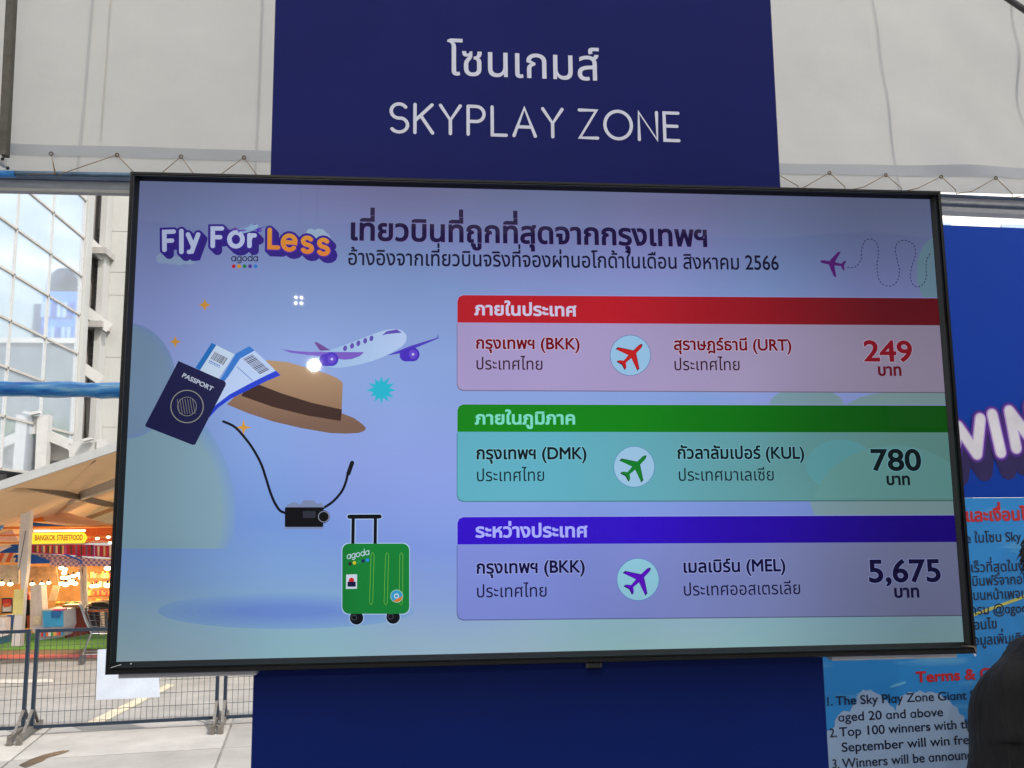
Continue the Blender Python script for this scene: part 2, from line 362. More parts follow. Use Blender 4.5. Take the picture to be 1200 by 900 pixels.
# ---- the display
TVP=Plane((0,0,ZS))           # v measured from the middle of the screen
TVP.o=Vector((0,0,0))
tv=thing('display_screen',(0,.03,ZS-.42),'large black framed video display showing cheap flight prices, mounted on the dark blue column','display')
blk=P('black satin plastic',(15,15,17),rough=.3,var=.15,scale=14,spec=.35,bump=.04,bscale=200)
blk2=P('black gloss trim',(12,12,14),rough=.15,var=.1,spec=.6)
W,H=1.4285,.8035
x0,x1=-W/2,W/2; z0,z1=ZS-H/2,ZS+H/2
OL,OR_,OT,OB=x0-.0135,x1+.0155,z1+.0125,z0-.0185
BY0,BY1=-.014,.030            # bezel front and rear
def bez(name,a,b_,c,d,m=blk):
    """mitred frame bar: outer edge a-b, inner edge d-c, on the front plane"""
    mb=MB(); A,B,Cc,D=[Vector((p[0],0,p[1])) for p in (a,b_,c,d)]
    def lerp(p,q,t): return p*(1-t)+q*t
    prof=[(0,BY1),(0,BY0+.004),(.10,BY0),(.42,BY0),(.47,BY0+.003),(.55,BY0+.003),(.60,BY0+.0005),(.66,BY0+.004),(1,-.0015),(1,.004)]
    vs=[]
    for t,y in prof:
        p=lerp(A,D,t);q=lerp(B,Cc,t); vs+=[Vector((p.x,y,p.z)),Vector((q.x,y,q.z))]
    mb.raw(vs,[(2*i,2*i+1,2*i+3,2*i+2) for i in range(len(prof)-1)],False)
    return build(name,mb,m,tv)
bez('frame_bar',(OL,OT),(OR_,OT),(x1,z1),(x0,z1)); bez('frame_bar',(OR_,OB),(OL,OB),(x0,z0),(x1,z0))
bez('frame_bar',(OL,OB),(OL,OT),(x0,z1),(x0,z0)); bez('frame_bar',(OR_,OT),(OR_,OB),(x1,z0),(x1,z1))
# silver hair-line in the frame groove
silver=P('dull silver edge',(150,150,155),rough=.35,metal=.8,var=.1)
mb=MB()
for a,c in (((OL,OT),(OR_,OT)),((OL,OB),(OL,OT)),((OR_,OT),(OR_,OB))):
    k=.0066; s=lambda p:(p[0]+(k if p[0]<0 else -k),BY0+.0028,p[1]+(k if p[1]<ZS else -k)); mb.beam(s(a),s(c),.0009,.0009,up=(0,1,0))
tag(build('edge_trim',mb,P('dark steel edge',(92,92,98),rough=.3,metal=.8,var=.1),tv))
one('rear_cover',lambda m:(m.box((OL+.004,BY1,OB+.004),(OR_-.004,.058,OT-.004),.006)),blk,tv)
strip=P('brushed pale aluminium',(206,206,212),rough=.5,metal=.0,var=.08,scale=30)
for a,c in ((OL+.012,-.497),(.482,OR_-.02)):
    one('rear_edge_strip',lambda m:m.box((a,.018,OB-.0105),(c,.040,OB+.001),.001),strip,tv)
one('sensor_bump',lambda m:m.box((.045,BY0+.004,OB-.011),(.072,BY1,OB+.002),.003),blk2,tv)
one('wall_bracket',lambda m:(m.box((-.3,.058,ZS-.2),(.3,.0695,ZS+.2),.002)),P('bracket steel',(50,50,54),rough=.4,metal=.8),tv)
# scuffed corner and tape scraps
one('corner_scuff',lambda m:(m.raw([(OR_-.030,BY0-.0008,OB+.0145),(OR_-.004,BY0-.0008,OB+.0135),(OR_-.0015,BY0-.0008,OB+.004),(OR_-.0035,BY0-.0008,OB+.001),(OR_-.0065,BY0-.0008,OB+.0105),(OR_-.018,BY0-.0008,OB+.0125)],[(5,4,1),(0,5,1),(4,3,2,1)],False)),P('worn bare corner',(104,94,80),rough=.6,var=.35,scale=90),tv)
tape=P('torn white tape',(222,222,224),rough=.6,var=.08)
def scrap(pts,y):
    m=MB(); m.prism([(x,y,z) for x,z in pts],(0,.0012,0)); return build('tape_scrap',m,tape,tv)
e=OR_; scrap([(e-.004,OB+.003),(e+.0005,OB+.002),(e+.006,OB-.0045),(e+.0035,OB-.0065)],.0)
e=OR_-.012; scrap([(e-.007,OT-.001),(e-.0055,OT+.0022),(e-.003,OT+.0012),(e-.0012,OT+.004),(e+.0015,OT+.001),(e+.006,OT-.001)],-.004)
e=OL+.002; scrap([(e,OT-.001),(e+.0015,OT+.003),(e+.006,OT-.0005)],-.004)
e=OL; scrap([(e-.001,OB+.002),(e+.02,OB-.001),(e+.016,OB-.004),(e+.003,OB-.0025)],.034)
one('scratch',lambda m:m.beam((x0-.004,BY0-.0004,z0-.007),(x0+.012,BY0-.0004,z0-.0025),.0008,.0008),tape,tv)
one('scratch',lambda m:m.beam((x0+.026,BY0-.0004,z0-.002),(x0+.028,BY0-.0004,z0-.0014),.0014,.0014),tape,tv)
# ---- the picture on the display (flat, at its real place)
bgm=bpy.data.materials.new('picture sky'); bgm.use_nodes=True
def bgmat(m):
    nt=m.node_tree; N=nt.nodes; L=nt.links; bs=N['Principled BSDF']; k=2**-EXPO
    tc=N.new('ShaderNodeTexCoord'); sp=N.new('ShaderNodeSeparateXYZ'); L.new(tc.outputs['Object'],sp.inputs[0])
    nz=N.new('ShaderNodeTexNoise'); nz.inputs['Scale'].default_value=1.7; nz.inputs['Detail'].default_value=1; L.new(tc.outputs['Object'],nz.inputs['Vector'])
    ad=N.new('ShaderNodeMath'); ad.operation='MULTIPLY_ADD'; ad.inputs[1].default_value=.28; L.new(nz.outputs[0],ad.inputs[0]); L.new(sp.outputs[2],ad.inputs[2])
    mr=N.new('ShaderNodeMapRange'); mr.inputs[1].default_value=-.26; mr.inputs[2].default_value=.54; L.new(ad.outputs[0],mr.inputs[0])
    cr=N.new('ShaderNodeValToRGB'); L.new(mr.outputs[0],cr.inputs[0]); el=cr.color_ramp.elements
    stops=[(0,(146,186,192)),(.10,(138,178,198)),(.18,(126,162,210)),(.28,(116,150,214)),(.42,(128,158,218)),(.58,(140,166,222)),(.74,(130,156,210)),(.88,(122,138,190)),(1,(110,118,160))]
    el[0].position=0; el[0].color=tuple(v*k for v in lin(stops[0][1]))+(1,); el[1].position=1; el[1].color=tuple(v*k for v in lin(stops[-1][1]))+(1,)
    for p,c in stops[1:-1]: e=el.new(p); e.color=tuple(v*k for v in lin(c))+(1,)
    n2=N.new('ShaderNodeTexNoise'); n2.inputs['Scale'].default_value=3.1; n2.inputs['Detail'].default_value=0; L.new(tc.outputs['Object'],n2.inputs['Vector'])
    mx=N.new('ShaderNodeMix'); mx.data_type='RGBA'; mx.blend_type='MULTIPLY'; mx.inputs[7].default_value=(1.14,.97,1.03,1)
    m2=N.new('ShaderNodeMapRange'); m2.inputs[1].default_value=.42; m2.inputs[2].default_value=.62; L.new(n2.outputs[0],m2.inputs[0]); L.new(m2.outputs[0],mx.inputs[0]); L.new(cr.outputs[0],mx.inputs[6])
    L.new(mx.outputs[2],bs.inputs['Emission Color']); g=N.new('ShaderNodeGroup'); g.node_tree=VFG; L.new(g.outputs[0],bs.inputs['Emission Strength'])
    bs.inputs['Base Color'].default_value=(.003,.003,.004,1); bs.inputs['Roughness'].default_value=.30; bs.inputs['Specular IOR Level'].default_value=.06; bs.inputs['Coat Weight'].default_value=.22; bs.inputs['Coat Roughness'].default_value=.022
bgmat(bgm)
# the picture's own frame of reference: an origin at the middle of the screen, so that the painted dimming is shared
def pbuild(name,mb,m,parent):
    me=bpy.data.meshes.new(name); off=Vector((0,0,ZS)); me.from_pydata([tuple(p-off) for p in mb.v],[],mb.f)
    for q in (m if isinstance(m,(list,tuple)) else [m]): me.materials.append(q)
    me.polygons.foreach_set('material_index',mb.m); me.update()
    o=bpy.data.objects.new(name,me); COL.objects.link(o); o.parent=parent; o.location=off-wloc(parent); return o
b=MB(); b.face([(x0,0,z0),(x1,0,z0),(x1,0,z1),(x0,0,z1)]); scr=pbuild('screen',b,bgm,tv)
def clip(pts):
    for ax,lim,sg in ((0,x0,1),(0,x1,-1),(1,z0,1),(1,z1,-1)):
        out=[]
        for i in range(len(pts)):
            a=pts[i-1];c=pts[i]; ia=(a[ax]-lim)*sg>=0; ic=(c[ax]-lim)*sg>=0
            if ia!=ic: t=(lim-a[ax])/(c[ax]-a[ax]); out.append((a[0]+(c[0]-a[0])*t,a[1]+(c[1]-a[1])*t))
            if ic: out.append(c)
        pts=out
        if len(pts)<3: return []
    return pts
def spoly(mb,px,d,world=False):
    pts=clip([TVP.uv(*p) for p in px])
    if pts:
        n=len(mb.v); vs=[TVP.w(x,y,d) for x,y in pts]
        tri=tessellate_polygon([[Vector((x,y,0)) for x,y in pts]]); mb.raw(vs,tri,False)
def ell(cx,cy,rx,ry=None,n=36,a0=0,a1=360,rot=0):
    ry=rx if ry is None else ry; c,s=cos(R(rot)),sin(R(rot)); o=[]
    for i in range(n):
        t=R(a0+(a1-a0)*i/(n if a1-a0==360 else n-1)); x=rx*cos(t);y=ry*sin(t); o.append((cx+x*c-y*s,cy+x*s+y*c))
    return o
def sline(mb,px,w,d):
    pts=[TVP.uv(*p) for p in px]; q=TVP.uv(px[0][0]+w,px[0][1]); wm=abs(q[0]-pts[0][0]); ribbon(mb,pts,wm,lambda X,Y,e:TVP.w(X,Y,e),d)
def pic(name,fn,m): b=MB(); fn(b); return pbuild(name,b,m,scr)
D=1e-4
# clouds and floor of the picture
def cl(name,circ,d,rgb,rgb2=None,ymax=9999,**k): return pic(name,lambda m:[spoly(m,[(x,min(y,ymax)) for x,y in ell(*c)],d+i*.2*D) for i,c in enumerate(circ)],art('cloud '+str(rgb)+str(rgb2),rgb,rgb2,**k))
for k in range(6): cl('picture_cloud',[(140,600,136-3*k,150-4*k)],(1+.3*k)*D,(122+2*k,156+2*k,204-4*k),ymax=643)
for k in range(4): cl('picture_cloud',[(148,446,58-2.5*k,68-2.5*k)],(3+.2*k)*D,(120+k,148+k,194-4*k))
for k in range(7): pic('picture_floor_shade',lambda m:spoly(m,ell(335,716,150-15*k,21-2.4*k),(4+.1*k)*D),art('picture floor shade %d'%k,(124-3*k,162-4*k,208)))
cl('picture_cloud',[(1098,318,24,40)],1*D,(122,158,180))
cl('picture_cloud',[(1075,486,46,34),(1040,560,95,100),(945,476,44,22)],1.5*D,(128,160,176),(134,164,168),axis='x',a=.4,b=.6)
# title
head=art('headline ink',(26,10,66)); head2=art('headline shine',(150,120,190)); ink=art('small ink',(14,12,50))
def stext(body,p0,p1,h,m,d=14*D,bold=0.,name='lettering',track=0.):
    gl,w=layout(body,track); a=Vector(TVP.uv(*p0)); sv=(Vector(TVP.uv(p0[0],p0[1]-h))-a).length
    bb=Vector(TVP.uv(*p1)) if p1 else a+Vector((sv*w,0)); ux=(bb-a)/w; mb=MB()
    letters(mb,gl,lambda x,y,e:TVP.w(a.x+ux.x*x,a.y+ux.y*x+sv*y,e),bold,d); return pbuild(name,mb,m,scr)
stext('เที่ยวบินที่ถูกที่สุดจากกรุงเทพฯ',(409,281.5),(831.5,289.5),35,head2,13*D,.022)
stext('เที่ยวบินที่ถูกที่สุดจากกรุงเทพฯ',(408.5,281),(831,289),35,head,15*D,.028)
stext('อ้างอิงจากเที่ยวบินจริงที่จองผ่านอโกด้าในเดือน สิงหาคม 2566',(407,310.5),(913,316.5),25,ink,15*D,.012)
# the three price cards
def rr(x0_,y0_,x1_,y1_,r,sl=0,corners='abcd'):
    o=[]
    for key,cx,cy,a in (('a',x0_+r,y0_+r,180),('b',x1_-r,y0_+r,270),('c',x1_-r,y1_-r,0),('d',x0_+r,y1_-r,90)):
        if key in corners: o+=[(cx+r*cos(R(a+15*k)),cy+r*sin(R(a+15*k))) for k in range(7)]
        else: o.append(((x0_ if key in 'ad' else x1_),(y0_ if key in 'ab' else y1_)))
    return [(x,y+sl*(x-x0_)) for x,y in o]
icon=[(0,1),(.07,.93),(.12,.78),(.13,.32),(.95,-.22),(.97,-.42),(.13,-.12),(.09,-.60),(.36,-.82),(.36,-.95),(0,-.84)]
icon=icon+[(-x,y) for x,y in icon[-2:0:-1]]
def plane_icon(mb,cx,cy,s,ang,d): spoly(mb,[(cx+s*(x*cos(R(ang))+y*sin(R(ang))),cy-s*(-x*sin(R(ang))+y*cos(R(ang)))) for x,y in icon],d)
cards=[((536,346),378,457,(184,26,40),(112,14,28),(166,152,200),(160,148,176),.0065,.0045),
       ((536,474),506,587,(18,128,22),(6,92,10),(92,168,188),(104,154,150),.0025,-.0015),
       ((536,606),638,726,(48,12,192),(30,0,138),(122,136,210),(126,132,172),-.0035,-.009)]
def card(i):
    (x,y),ym,yb,h1,h2,b1,b2,s0,s1=cards[i]; xr=1150; sm=(s0*(yb-ym)+s1*(ym-y))/(yb-y)
    body=[(x,ym),(xr,ym+sm*(xr-x)),(xr,yb+s1*(xr-x)),(x+7,yb),(x+2,yb-2),(x,yb-7)]
    pic('price_card_edge',lambda m:spoly(m,[(px-.8,py+1.2) for px,py in body],5*D),art('card edge %d'%i,[int(v*.72) for v in b1],[int(v*.72) for v in b2],a=0,b=.6))
    pic('price_card',lambda m:spoly(m,body,6*D),art('card body %d'%i,b1,b2,a=0.,b=.6))
    hd=[(x,ym),(x,y+7),(x+2,y+2),(x+7,y),(xr,y+s0*(xr-x)),(xr,ym+sm*(xr-x))]
    pic('price_card_edge',lambda m:spoly(m,[(px-.6,py-1) for px,py in hd],6.5*D),art('card light edge',(150,162,222)))
    pic('price_card_header',lambda m:spoly(m,hd,8*D),art('card head %d'%i,h1,h2,a=0.1,b=.62))
for i in range(3): card(i)
cl('picture_cloud',[(985,545,40,30)],7.*D,(98,164,172)); 
pic('picture_cloud',lambda m:spoly(m,[p for p in ell(1048,600,96,78,60) if p[1]<586]+[],7.5*D),art('cloud on card',(106,162,160)))
def halo(body,p0,p1,h,m,mh,bold,d=15*D): stext(body,p0,p1,h,mh,d-2*D,bold+.03); return stext(body,p0,p1,h,m,d,bold)
cols=[((206,200,232),(112,0,18),(48,4,24)),((120,214,190),(6,26,30),(8,34,44)),((164,168,246),(12,6,60),(12,6,56))]
wr=[art('header print %d'%i,cols[i][0]) for i in range(3)]; bo=[art('route print %d'%i,cols[i][1]) for i in range(3)]; th=[art('country print %d'%i,cols[i][2]) for i in range(3)]
hb=[art('route print light rim %d'%i,c) for i,c in enumerate(((204,190,220),(128,196,212),(160,172,232)))]
stext('ภายในประเทศ',(556,369),(676,370.5),20,wr[0],bold=.03)
stext('ภายในภูมิภาค',(556.5,497),(675,497),20,wr[1],bold=.03)
stext('ระหว่างประเทศ',(557,629.5),(689,629),21.5,wr[2],bold=.03)
halo('กรุงเทพฯ (BKK)',(557,408.5),(680,409.5),19,bo[0],hb[0],.028)
stext('ประเทศไทย',(557,433),(637,433.5),19.5,th[0],bold=.004)
halo('สุราษฎร์ธานี (URT)',(789,410),(928,411),19,bo[0],hb[0],.028)
stext('ประเทศไทย',(789,434),(868,434),19.5,th[0],bold=.004)
halo('กรุงเทพฯ (DMK)',(557.5,538),(688,538),20,bo[1],hb[1],.028)
stext('ประเทศไทย',(557.5,564),(639,563.5),20,th[1],bold=.004)
halo('กัวลาลัมเปอร์ (KUL)',(793,537.5),(943,537.5),20,bo[1],hb[1],.028)
stext('ประเทศมาเลเซีย',(794,563.5),(908,563),20,th[1],bold=.004)
halo('กรุงเทพฯ (BKK)',(557.5,672),(686,670.5),20.5,bo[2],hb[2],.028)
stext('ประเทศไทย',(557.5,700),(642,699),20.5,th[2],bold=.004)
halo('เมลเบิร์น (MEL)',(799.5,671),(921,669),20.5,bo[2],hb[2],.028)
stext('ประเทศออสเตรเลีย',(800,698),(939,696),20.5,th[2],bold=.004)
pr=[art('price print 0',(146,16,34)),bo[1],bo[2]]; prb=[art('price word 0',(112,6,30)),bo[1],bo[2]]
for i,(t,a,c,h,p,q,hh) in enumerate((('249',(1012,423),(1070,423.5),34,(1028,440),(1057,440),18),('780',(1020,551),(1080,551),35,(1038,568),(1067,568),18),('5,675',(1017,682),(1104,681),37,(1047,700),(1078,699.5),19))):
    stext(t,a,c,h,hb[i],13*D,.042,'price'); stext(t,a,c,h,pr[i],15*D,.026,'price'); stext('บาท',p,q,hh,prb[i],bold=.035)
icb=[art('icon disc 0',(148,192,226)),art('icon disc 1',(150,190,220)),art('icon disc 2',(140,196,216))]
for i,(cx,cy,r) in enumerate(((738.5,416.5,23.3),(743,547,23.5),(747.5,679,24.3))):
    pic('icon_rim',lambda m:spoly(m,ell(cx,cy,r+.8),9*D),art('icon rim %d'%i,((112,124,170),(90,140,180),(90,130,190))[i]))
    pic('icon_disc',lambda m:spoly(m,ell(cx,cy,r),10*D),icb[i])
    pic('aeroplane_icon',lambda m:plane_icon(m,cx+1,cy,r*.80,45,12*D),art('icon plane dark %d'%i,((80,8,20),(4,50,20),(30,0,90))[i]))
    pic('aeroplane_icon',lambda m:plane_icon(m,cx+1,cy,r*.74,45,13*D),art('icon plane %d'%i,((190,30,30),(16,120,40),(86,10,186))[i]))
pic('aeroplane_icon',lambda m:plane_icon(m,976,309,15.5,-80,12*D),art('route plane',(96,28,128)))
zp=[(610,400),(640,400),(665,370),(668,330),(680,295),(705,283),(730,300),(738,340),(732,400),(742,455),(775,478),(810,465),(825,420),(815,370),(808,320),(825,293),(855,290),(885,310),(890,350),(875,400),(870,445),(890,480),(920,472),(935,440),(935,380),(950,345),(960,335)]
zp=[Vector((820+x/3.529,200+y/3.529)) for x,y in zp]
def catmull(p,n=8):
    o=[]
    for i in range(len(p)-1):
        a=p[max(0,i-1)];b_=p[i];c=p[i+1];d=p[min(len(p)-1,i+2)]
        for k in range(n):
            t=k/n; o.append(.5*((2*b_)+(c-a)*t+(2*a-5*b_+4*c-d)*t*t+(3*b_-3*c+d-a)*t**3))
    return o+[p[-1]]
def dashes(m):
    q=catmull(zp); out=[q[0]]; rest=0.
    for i in range(1,len(q)):
        a,c=q[i-1],q[i]; L=(c-a).length; t=.6-rest
        while t<=L: out.append(a+(c-a)*(t/L)); t+=.6
        rest=(rest+L)%.6
    for i in range(0,len(out)-3,7): sline(m,[tuple(v) for v in out[i:i+4]],.9,12*D)
pic('dashed_route',dashes,art('dash ink',(44,34,90)))
# logo lettering
lg={'dark':art('logo dark',(50,30,140)),'mid':art('logo violet',(86,44,160)),'white':art('logo white',(196,208,246)),'or':art('logo orange',(234,122,50),(232,170,60),axis='z',a=.26,b=.33)}
LET=[('F',(193,293),(190,272),21,-2,'white'),('l',(212.8,295.5),(211,271),24.6,0,'white'),('y',(220.5,289.5),(0,0),22,0,'white'),
     ('F',(249.5,288.5),(249.5,268),20.5,0,'white'),('o',(269,289),(0,0),25.5,0,'white'),('r',(292.5,288.5),(0,0),20,0,'white'),
     ('L',(316,290),(0,0),20.5,2,'or'),('e',(331.5,292.5),(0,0),26,3,'or'),('s',(354.5,295),(0,0),26,4,'or'),('s',(373.5,297.5),(0,0),26,4,'or')]
def logo(m,w,dx,dy,d,sel=None):
    for k,(ch,p,_,h,rot,c) in enumerate(LET):
        if sel and c!=sel: continue
        for j,q in enumerate(SG[ch][1]):
            c0,s0=cos(R(rot)),sin(R(rot))
            sline(m,[(p[0]+dx+(x*h*1.0)*c0+(y*h)*s0*.3,p[1]+dy+(x*h)*s0-(y*h)) for x,y in q],w,d+(j+3*k)*3e-6)
pic('logo_lettering',lambda m:[logo(m,11,1.1*t,1.1*t,(8-.1*t)*D) for t in range(6)],lg['dark'])
pic('logo_lettering',lambda m:logo(m,10.5,0,0,9.5*D),art('logo rim',(52,34,150)))
pic('logo_lettering',lambda m:logo(m,7.4,.3,.6,11*D,'or'),lg['mid'])
pic('logo_lettering',lambda m:logo(m,5.4,0,0,13*D,'white'),lg['white']); pic('logo_lettering',lambda m:logo(m,5.2,0,0,13*D,'or'),lg['or'])
cl('picture_cloud',[(374,276,9,8),(364,273,5,5),(381,279,6,6)],5*D,(160,186,214))
cl('picture_cloud',[(190,303,7,6),(199,304,8,6),(210,306,8,5),(222,306,7,4)],5*D,(146,170,208))
ag=art('agoda ink',(30,26,60))
def mini(m,p0,p1,h,w,d): stroke_px(m,'agoda',p0,p1,h,w,d)
def stroke_px(m,body,p0,p1,h,w,d,gap=.2):
    tot=sum(SG[c][0]+gap for c in body)-gap; x=0
    for ch in body:
        for j,q in enumerate(SG[ch][1]):
            sline(m,[(p0[0]+(p1[0]-p0[0])*(x+a)/tot,p0[1]+(p1[1]-p0[1])*(x+a)/tot-b_*h) for a,b_ in q],w,d+j*3e-6)
        x+=SG[ch][0]+gap
pic('logo_lettering',lambda m:stroke_px(m,'agoda',(271.5,306),(302,306),8,1.15,12*D),ag)
for k,c in enumerate(((190,30,40),(214,150,40),(30,130,80),(80,50,150),(40,130,220))): pic('logo_dot',lambda m:spoly(m,ell(274+6.4*k,312.2,2.3,n=14),12*D),art('logo dot %d'%k,c))
def jet(ox,oy,s,tag_):
    T=lambda pts:[(ox+(x-420)*s,oy+(y-408)*s) for x,y in pts]
    smooth=lambda pts:[tuple(v) for v in catmull([Vector(p) for p in pts+pts[:1]],4)][:-1]
    pic('jet_picture',lambda m:spoly(m,T(smooth([(375,413),(386.7,410),(396.7,407),(420,398.3),(446.7,388.3),(463.3,385.8),(473.3,389.2),(476.5,396.7),(470,406.7),(445,420),(420,427.5),(398.3,431),(385,430),(372,424)])),10*D),art('jet hull',(150,186,226),(184,206,244),a=-.4,b=-.25))
    pic('jet_picture',lambda m:spoly(m,T([(453.3,416.7),(480,405.8),(512.5,395.8),(513.5,390.8),(514,396.5),(486.7,408),(470,414)]),9.5*D),art('jet wing far',(78,60,190)))
    pic('jet_picture',lambda m:spoly(m,T([(330,409.2),(345,411.5),(361.7,412.5),(426.7,412.8),(421.7,417.5),(412,421),(403.3,421.7),(385,419),(360,416),(340,413.3)]),12*D),art('jet wing near',(120,90,196)))
    pic('jet_picture',lambda m:spoly(m,T([(368.3,401.3),(372,401.3),(387.5,410.8),(375,411)]),12*D),art('jet fin',(110,70,150)))
    def eng(m,cx,cy,L):
        spoly(m,T(ell(cx-L,cy+1,7.2,n=20)+[(cx-L,cy+8),(cx,cy+8)]),12.5*D); spoly(m,T([(cx-L,cy-6),(cx,cy-8),(cx,cy+8),(cx-L,cy+8)]),12.7*D); spoly(m,T(ell(cx,cy,8.2,n=24)),13*D)
    [pic('jet_engine',lambda m:eng(m,*e_),art('jet engine',(70,44,190))) for e_ in ((388.5,421,7),(483.5,415.5,8))]
    [pic('jet_intake',lambda m:spoly(m,T(ell(cx,cy,5,5.6,n=20)),14*D),art('jet intake',(98,70,206))) for cx,cy in ((389,421),(484,415.4))]
    pic('jet_picture',lambda m:[spoly(m,T(ell(cx,cy,1.6,n=10)),15*D) for cx,cy in ((389,421),(484,415.4))],art('jet hub',(190,190,240)))
    pic('jet_picture',lambda m:[spoly(m,T(ell(320+x/6,370+y/6,2.3,3.4,n=14,rot=12)),13*D) for x,y in ((507,230),(556,213),(600,195),(648,177),(692,160))]+[spoly(m,T([(447.5,393.3),(453.3,388.3),(465,386.2),(470.8,390),(453.3,391.7)]),13*D)],art('jet glass',(96,78,180)))
jet(420,408,1,'a')
jet(288,268,.26,'b')
star=lambda cx,cy,r,k=4,q=.28,rot=0:[(cx+(r if i%2==0 else r*q)*cos(R(rot+180*i/k)),cy+(r if i%2==0 else r*q)*sin(R(rot+180*i/k))) for i in range(2*k)]
gold=art('gold sparkle',(206,150,60))
for cx,cy,r,q in ((240,357.5,7,.45),(205.5,400.5,7,.38),(285.5,501,9.5,.3)): pic('sparkle',lambda m:spoly(m,star(cx,cy,r,4,q),10*D),gold)
def burst(m):
    random.seed(5); p=[]
    for i in range(24): a=R(15*i+random.uniform(-3,3)); r=(random.uniform(15,18) if i%2==0 else 9.5); p.append((447+r*cos(a),457+r*sin(a)))
    spoly(m,p,10*D)
pic('teal_burst',burst,art('teal burst',(30,178,204)))
# hat
hatc=art('hat felt',(120,92,78),(176,140,110),axis='z',a=-.02,b=.12)
pic('hat_picture',lambda m:spoly(m,[(266,474),(279,461),(300,462),(400,484),(415,490),(424,496.5),(429,501.5),(427,505),(420,507.5),(405,508.2),(386.7,507.5),(353,501.7),(320,494),(290,484)],9*D),hatc)
pic('hat_picture',lambda m:spoly(m,[(283,464),(290,447),(300,431),(313,422),(336.7,424.5),(362,431.5),(383,438),(395,443),(401.7,448.5),(400.5,481),(399.5,493.5),(360,487),(320,477)],10*D),art('hat crown',(140,108,86),(190,158,124),axis='z',a=.0,b=.12))
pic('hat_picture',lambda m:spoly(m,[(291,446),(330,461),(365,472),(400.8,480),(399.5,493.5),(360,487),(320,477),(283,464)],11*D),art('hat band',(60,36,32),(40,34,36),a=-.35,b=-.25))
# passport, tickets
def ticket(o,sx,sy,name,flip=0):
    O=Vector(o);X=Vector(sx)-O;Y=Vector(sy)-O; q=lambda a,c:tuple(O+X*a+Y*c); RC=lambda a,c,e,f:[q(a,c),q(e,c),q(e,f),q(a,f)]
    pic('ticket_picture',lambda m:spoly(m,RC(0,0,1,1),11*D+flip),art('ticket paper',(196,216,240)))
    pic('ticket_picture',lambda m:spoly(m,RC(0,0,.2,1),12*D+flip),art('ticket blue %d'%(flip>0),(28,110,190) if not flip else (60,140,200)))
    if flip: pic('ticket_picture',lambda m:(spoly(m,RC(0,0,1,.13),12.5*D+flip)),art('ticket deep blue',(36,70,200)))
    def bars(m):
        random.seed(11); x=.30
        while x<.86:
            w=random.choice((.012,.02,.03)); spoly(m,RC(x,.22,x+w,.5),13*D+flip); x+=w+random.choice((.018,.026))
    pic('barcode',bars,art('barcode ink',(58,40,66)))
    pic('ticket_picture',lambda m:(spoly(m,RC(.3,.62,.8,.635),13*D+flip),[spoly(m,RC(.3+.07*k,.555,.35+.07*k,.59),13*D+flip) for k in range(7)]),art('ticket print',(40,90,190)))
ticket((248.2,401.9),(275,415.3),(229.2,431.2),'a')
pic('ticket_picture',lambda m:spoly(m,[(276.7,414.5),(292.5,405.8),(303,415),(313,424.5),(328.9,439.9),(312,447),(295.7,454.9),(270.3,467.6),(256,478),(245,489.7),(240,480),(252,462),(264,447)],14*D),art('ticket paper 2',(184,206,242)))
pic('ticket_picture',lambda m:spoly(m,[(328.9,439.9),(312,447),(295.7,454.9),(270.3,467.6),(256,478),(245,489.7),(245,484),(254,474),(269,462.5),(294,449),(308,442),(323.5,434.5)],15*D),art('ticket deep blue',(30,62,206)))
pic('ticket_picture',lambda m:spoly(m,[(276.7,414.5),(292.5,405.8),(298.5,411),(281.5,420.5),(268,441),(262,448),(258,446)],15*D),art('ticket blue 2',(52,120,206)))
def bars2(m):
    random.seed(4); O=Vector((285,421)); X=Vector((19.5,17.5)); Y=Vector((11,-5.5)); x=0
    while x<1:
        w=random.choice((.025,.045)); spoly(m,[tuple(O+X*a+Y*c) for a,c in ((x,0),(x+w,0),(x+w,1),(x,1))],16*D); x+=w+.035
pic('barcode',bars2,art('barcode ink',(58,40,66)))
pic('ticket_picture',lambda m:(sline(m,[(278,430),(296,446)],.7,16*D)),art('ticket print',(40,90,190)))
def rtext(body,p0,p1,h,m,d,bold=0):
    gl,w=layout(body); a=Vector(TVP.uv(*p0)); c=Vector(TVP.uv(*p1)); ux=(c-a)/w; n=Vector((-ux.y,ux.x)).normalized(); sv=(Vector(TVP.uv(p0[0],p0[1]-h))-a).length
    mb=MB(); letters(mb,gl,lambda x,y,e:TVP.w(*(a+ux*x+n*(sv*y)),e),bold,d); return pbuild('lettering',mb,m,scr)
pic('passport_picture',lambda m:spoly(m,[(209.4,423.2),(263,446.6),(265,449),(264.5,452),(229,521),(226,521.5),(171,500),(170.6,498)],17*D),art('passport cover',(24,26,74)))
rtext('PASSPORT',(213,441.5),(248.5,458.5),7.2,art('passport print',(190,200,220)),19*D,.03)
def ring(m,cx,cy,r,w,d): sline(m,[(cx+r*cos(R(a)),cy+r*sin(R(a))) for a in range(0,361,12)],w,d)
pic('passport_picture',lambda m:(ring(m,219.5,476.5,19,1.1,18*D),ring(m,219.5,476.5,11,.6,18*D),[sline(m,[(208+3*k,468),(211+3*k,485)],.5,18*D) for k in range(7)]),art('passport ring',(150,150,140)))
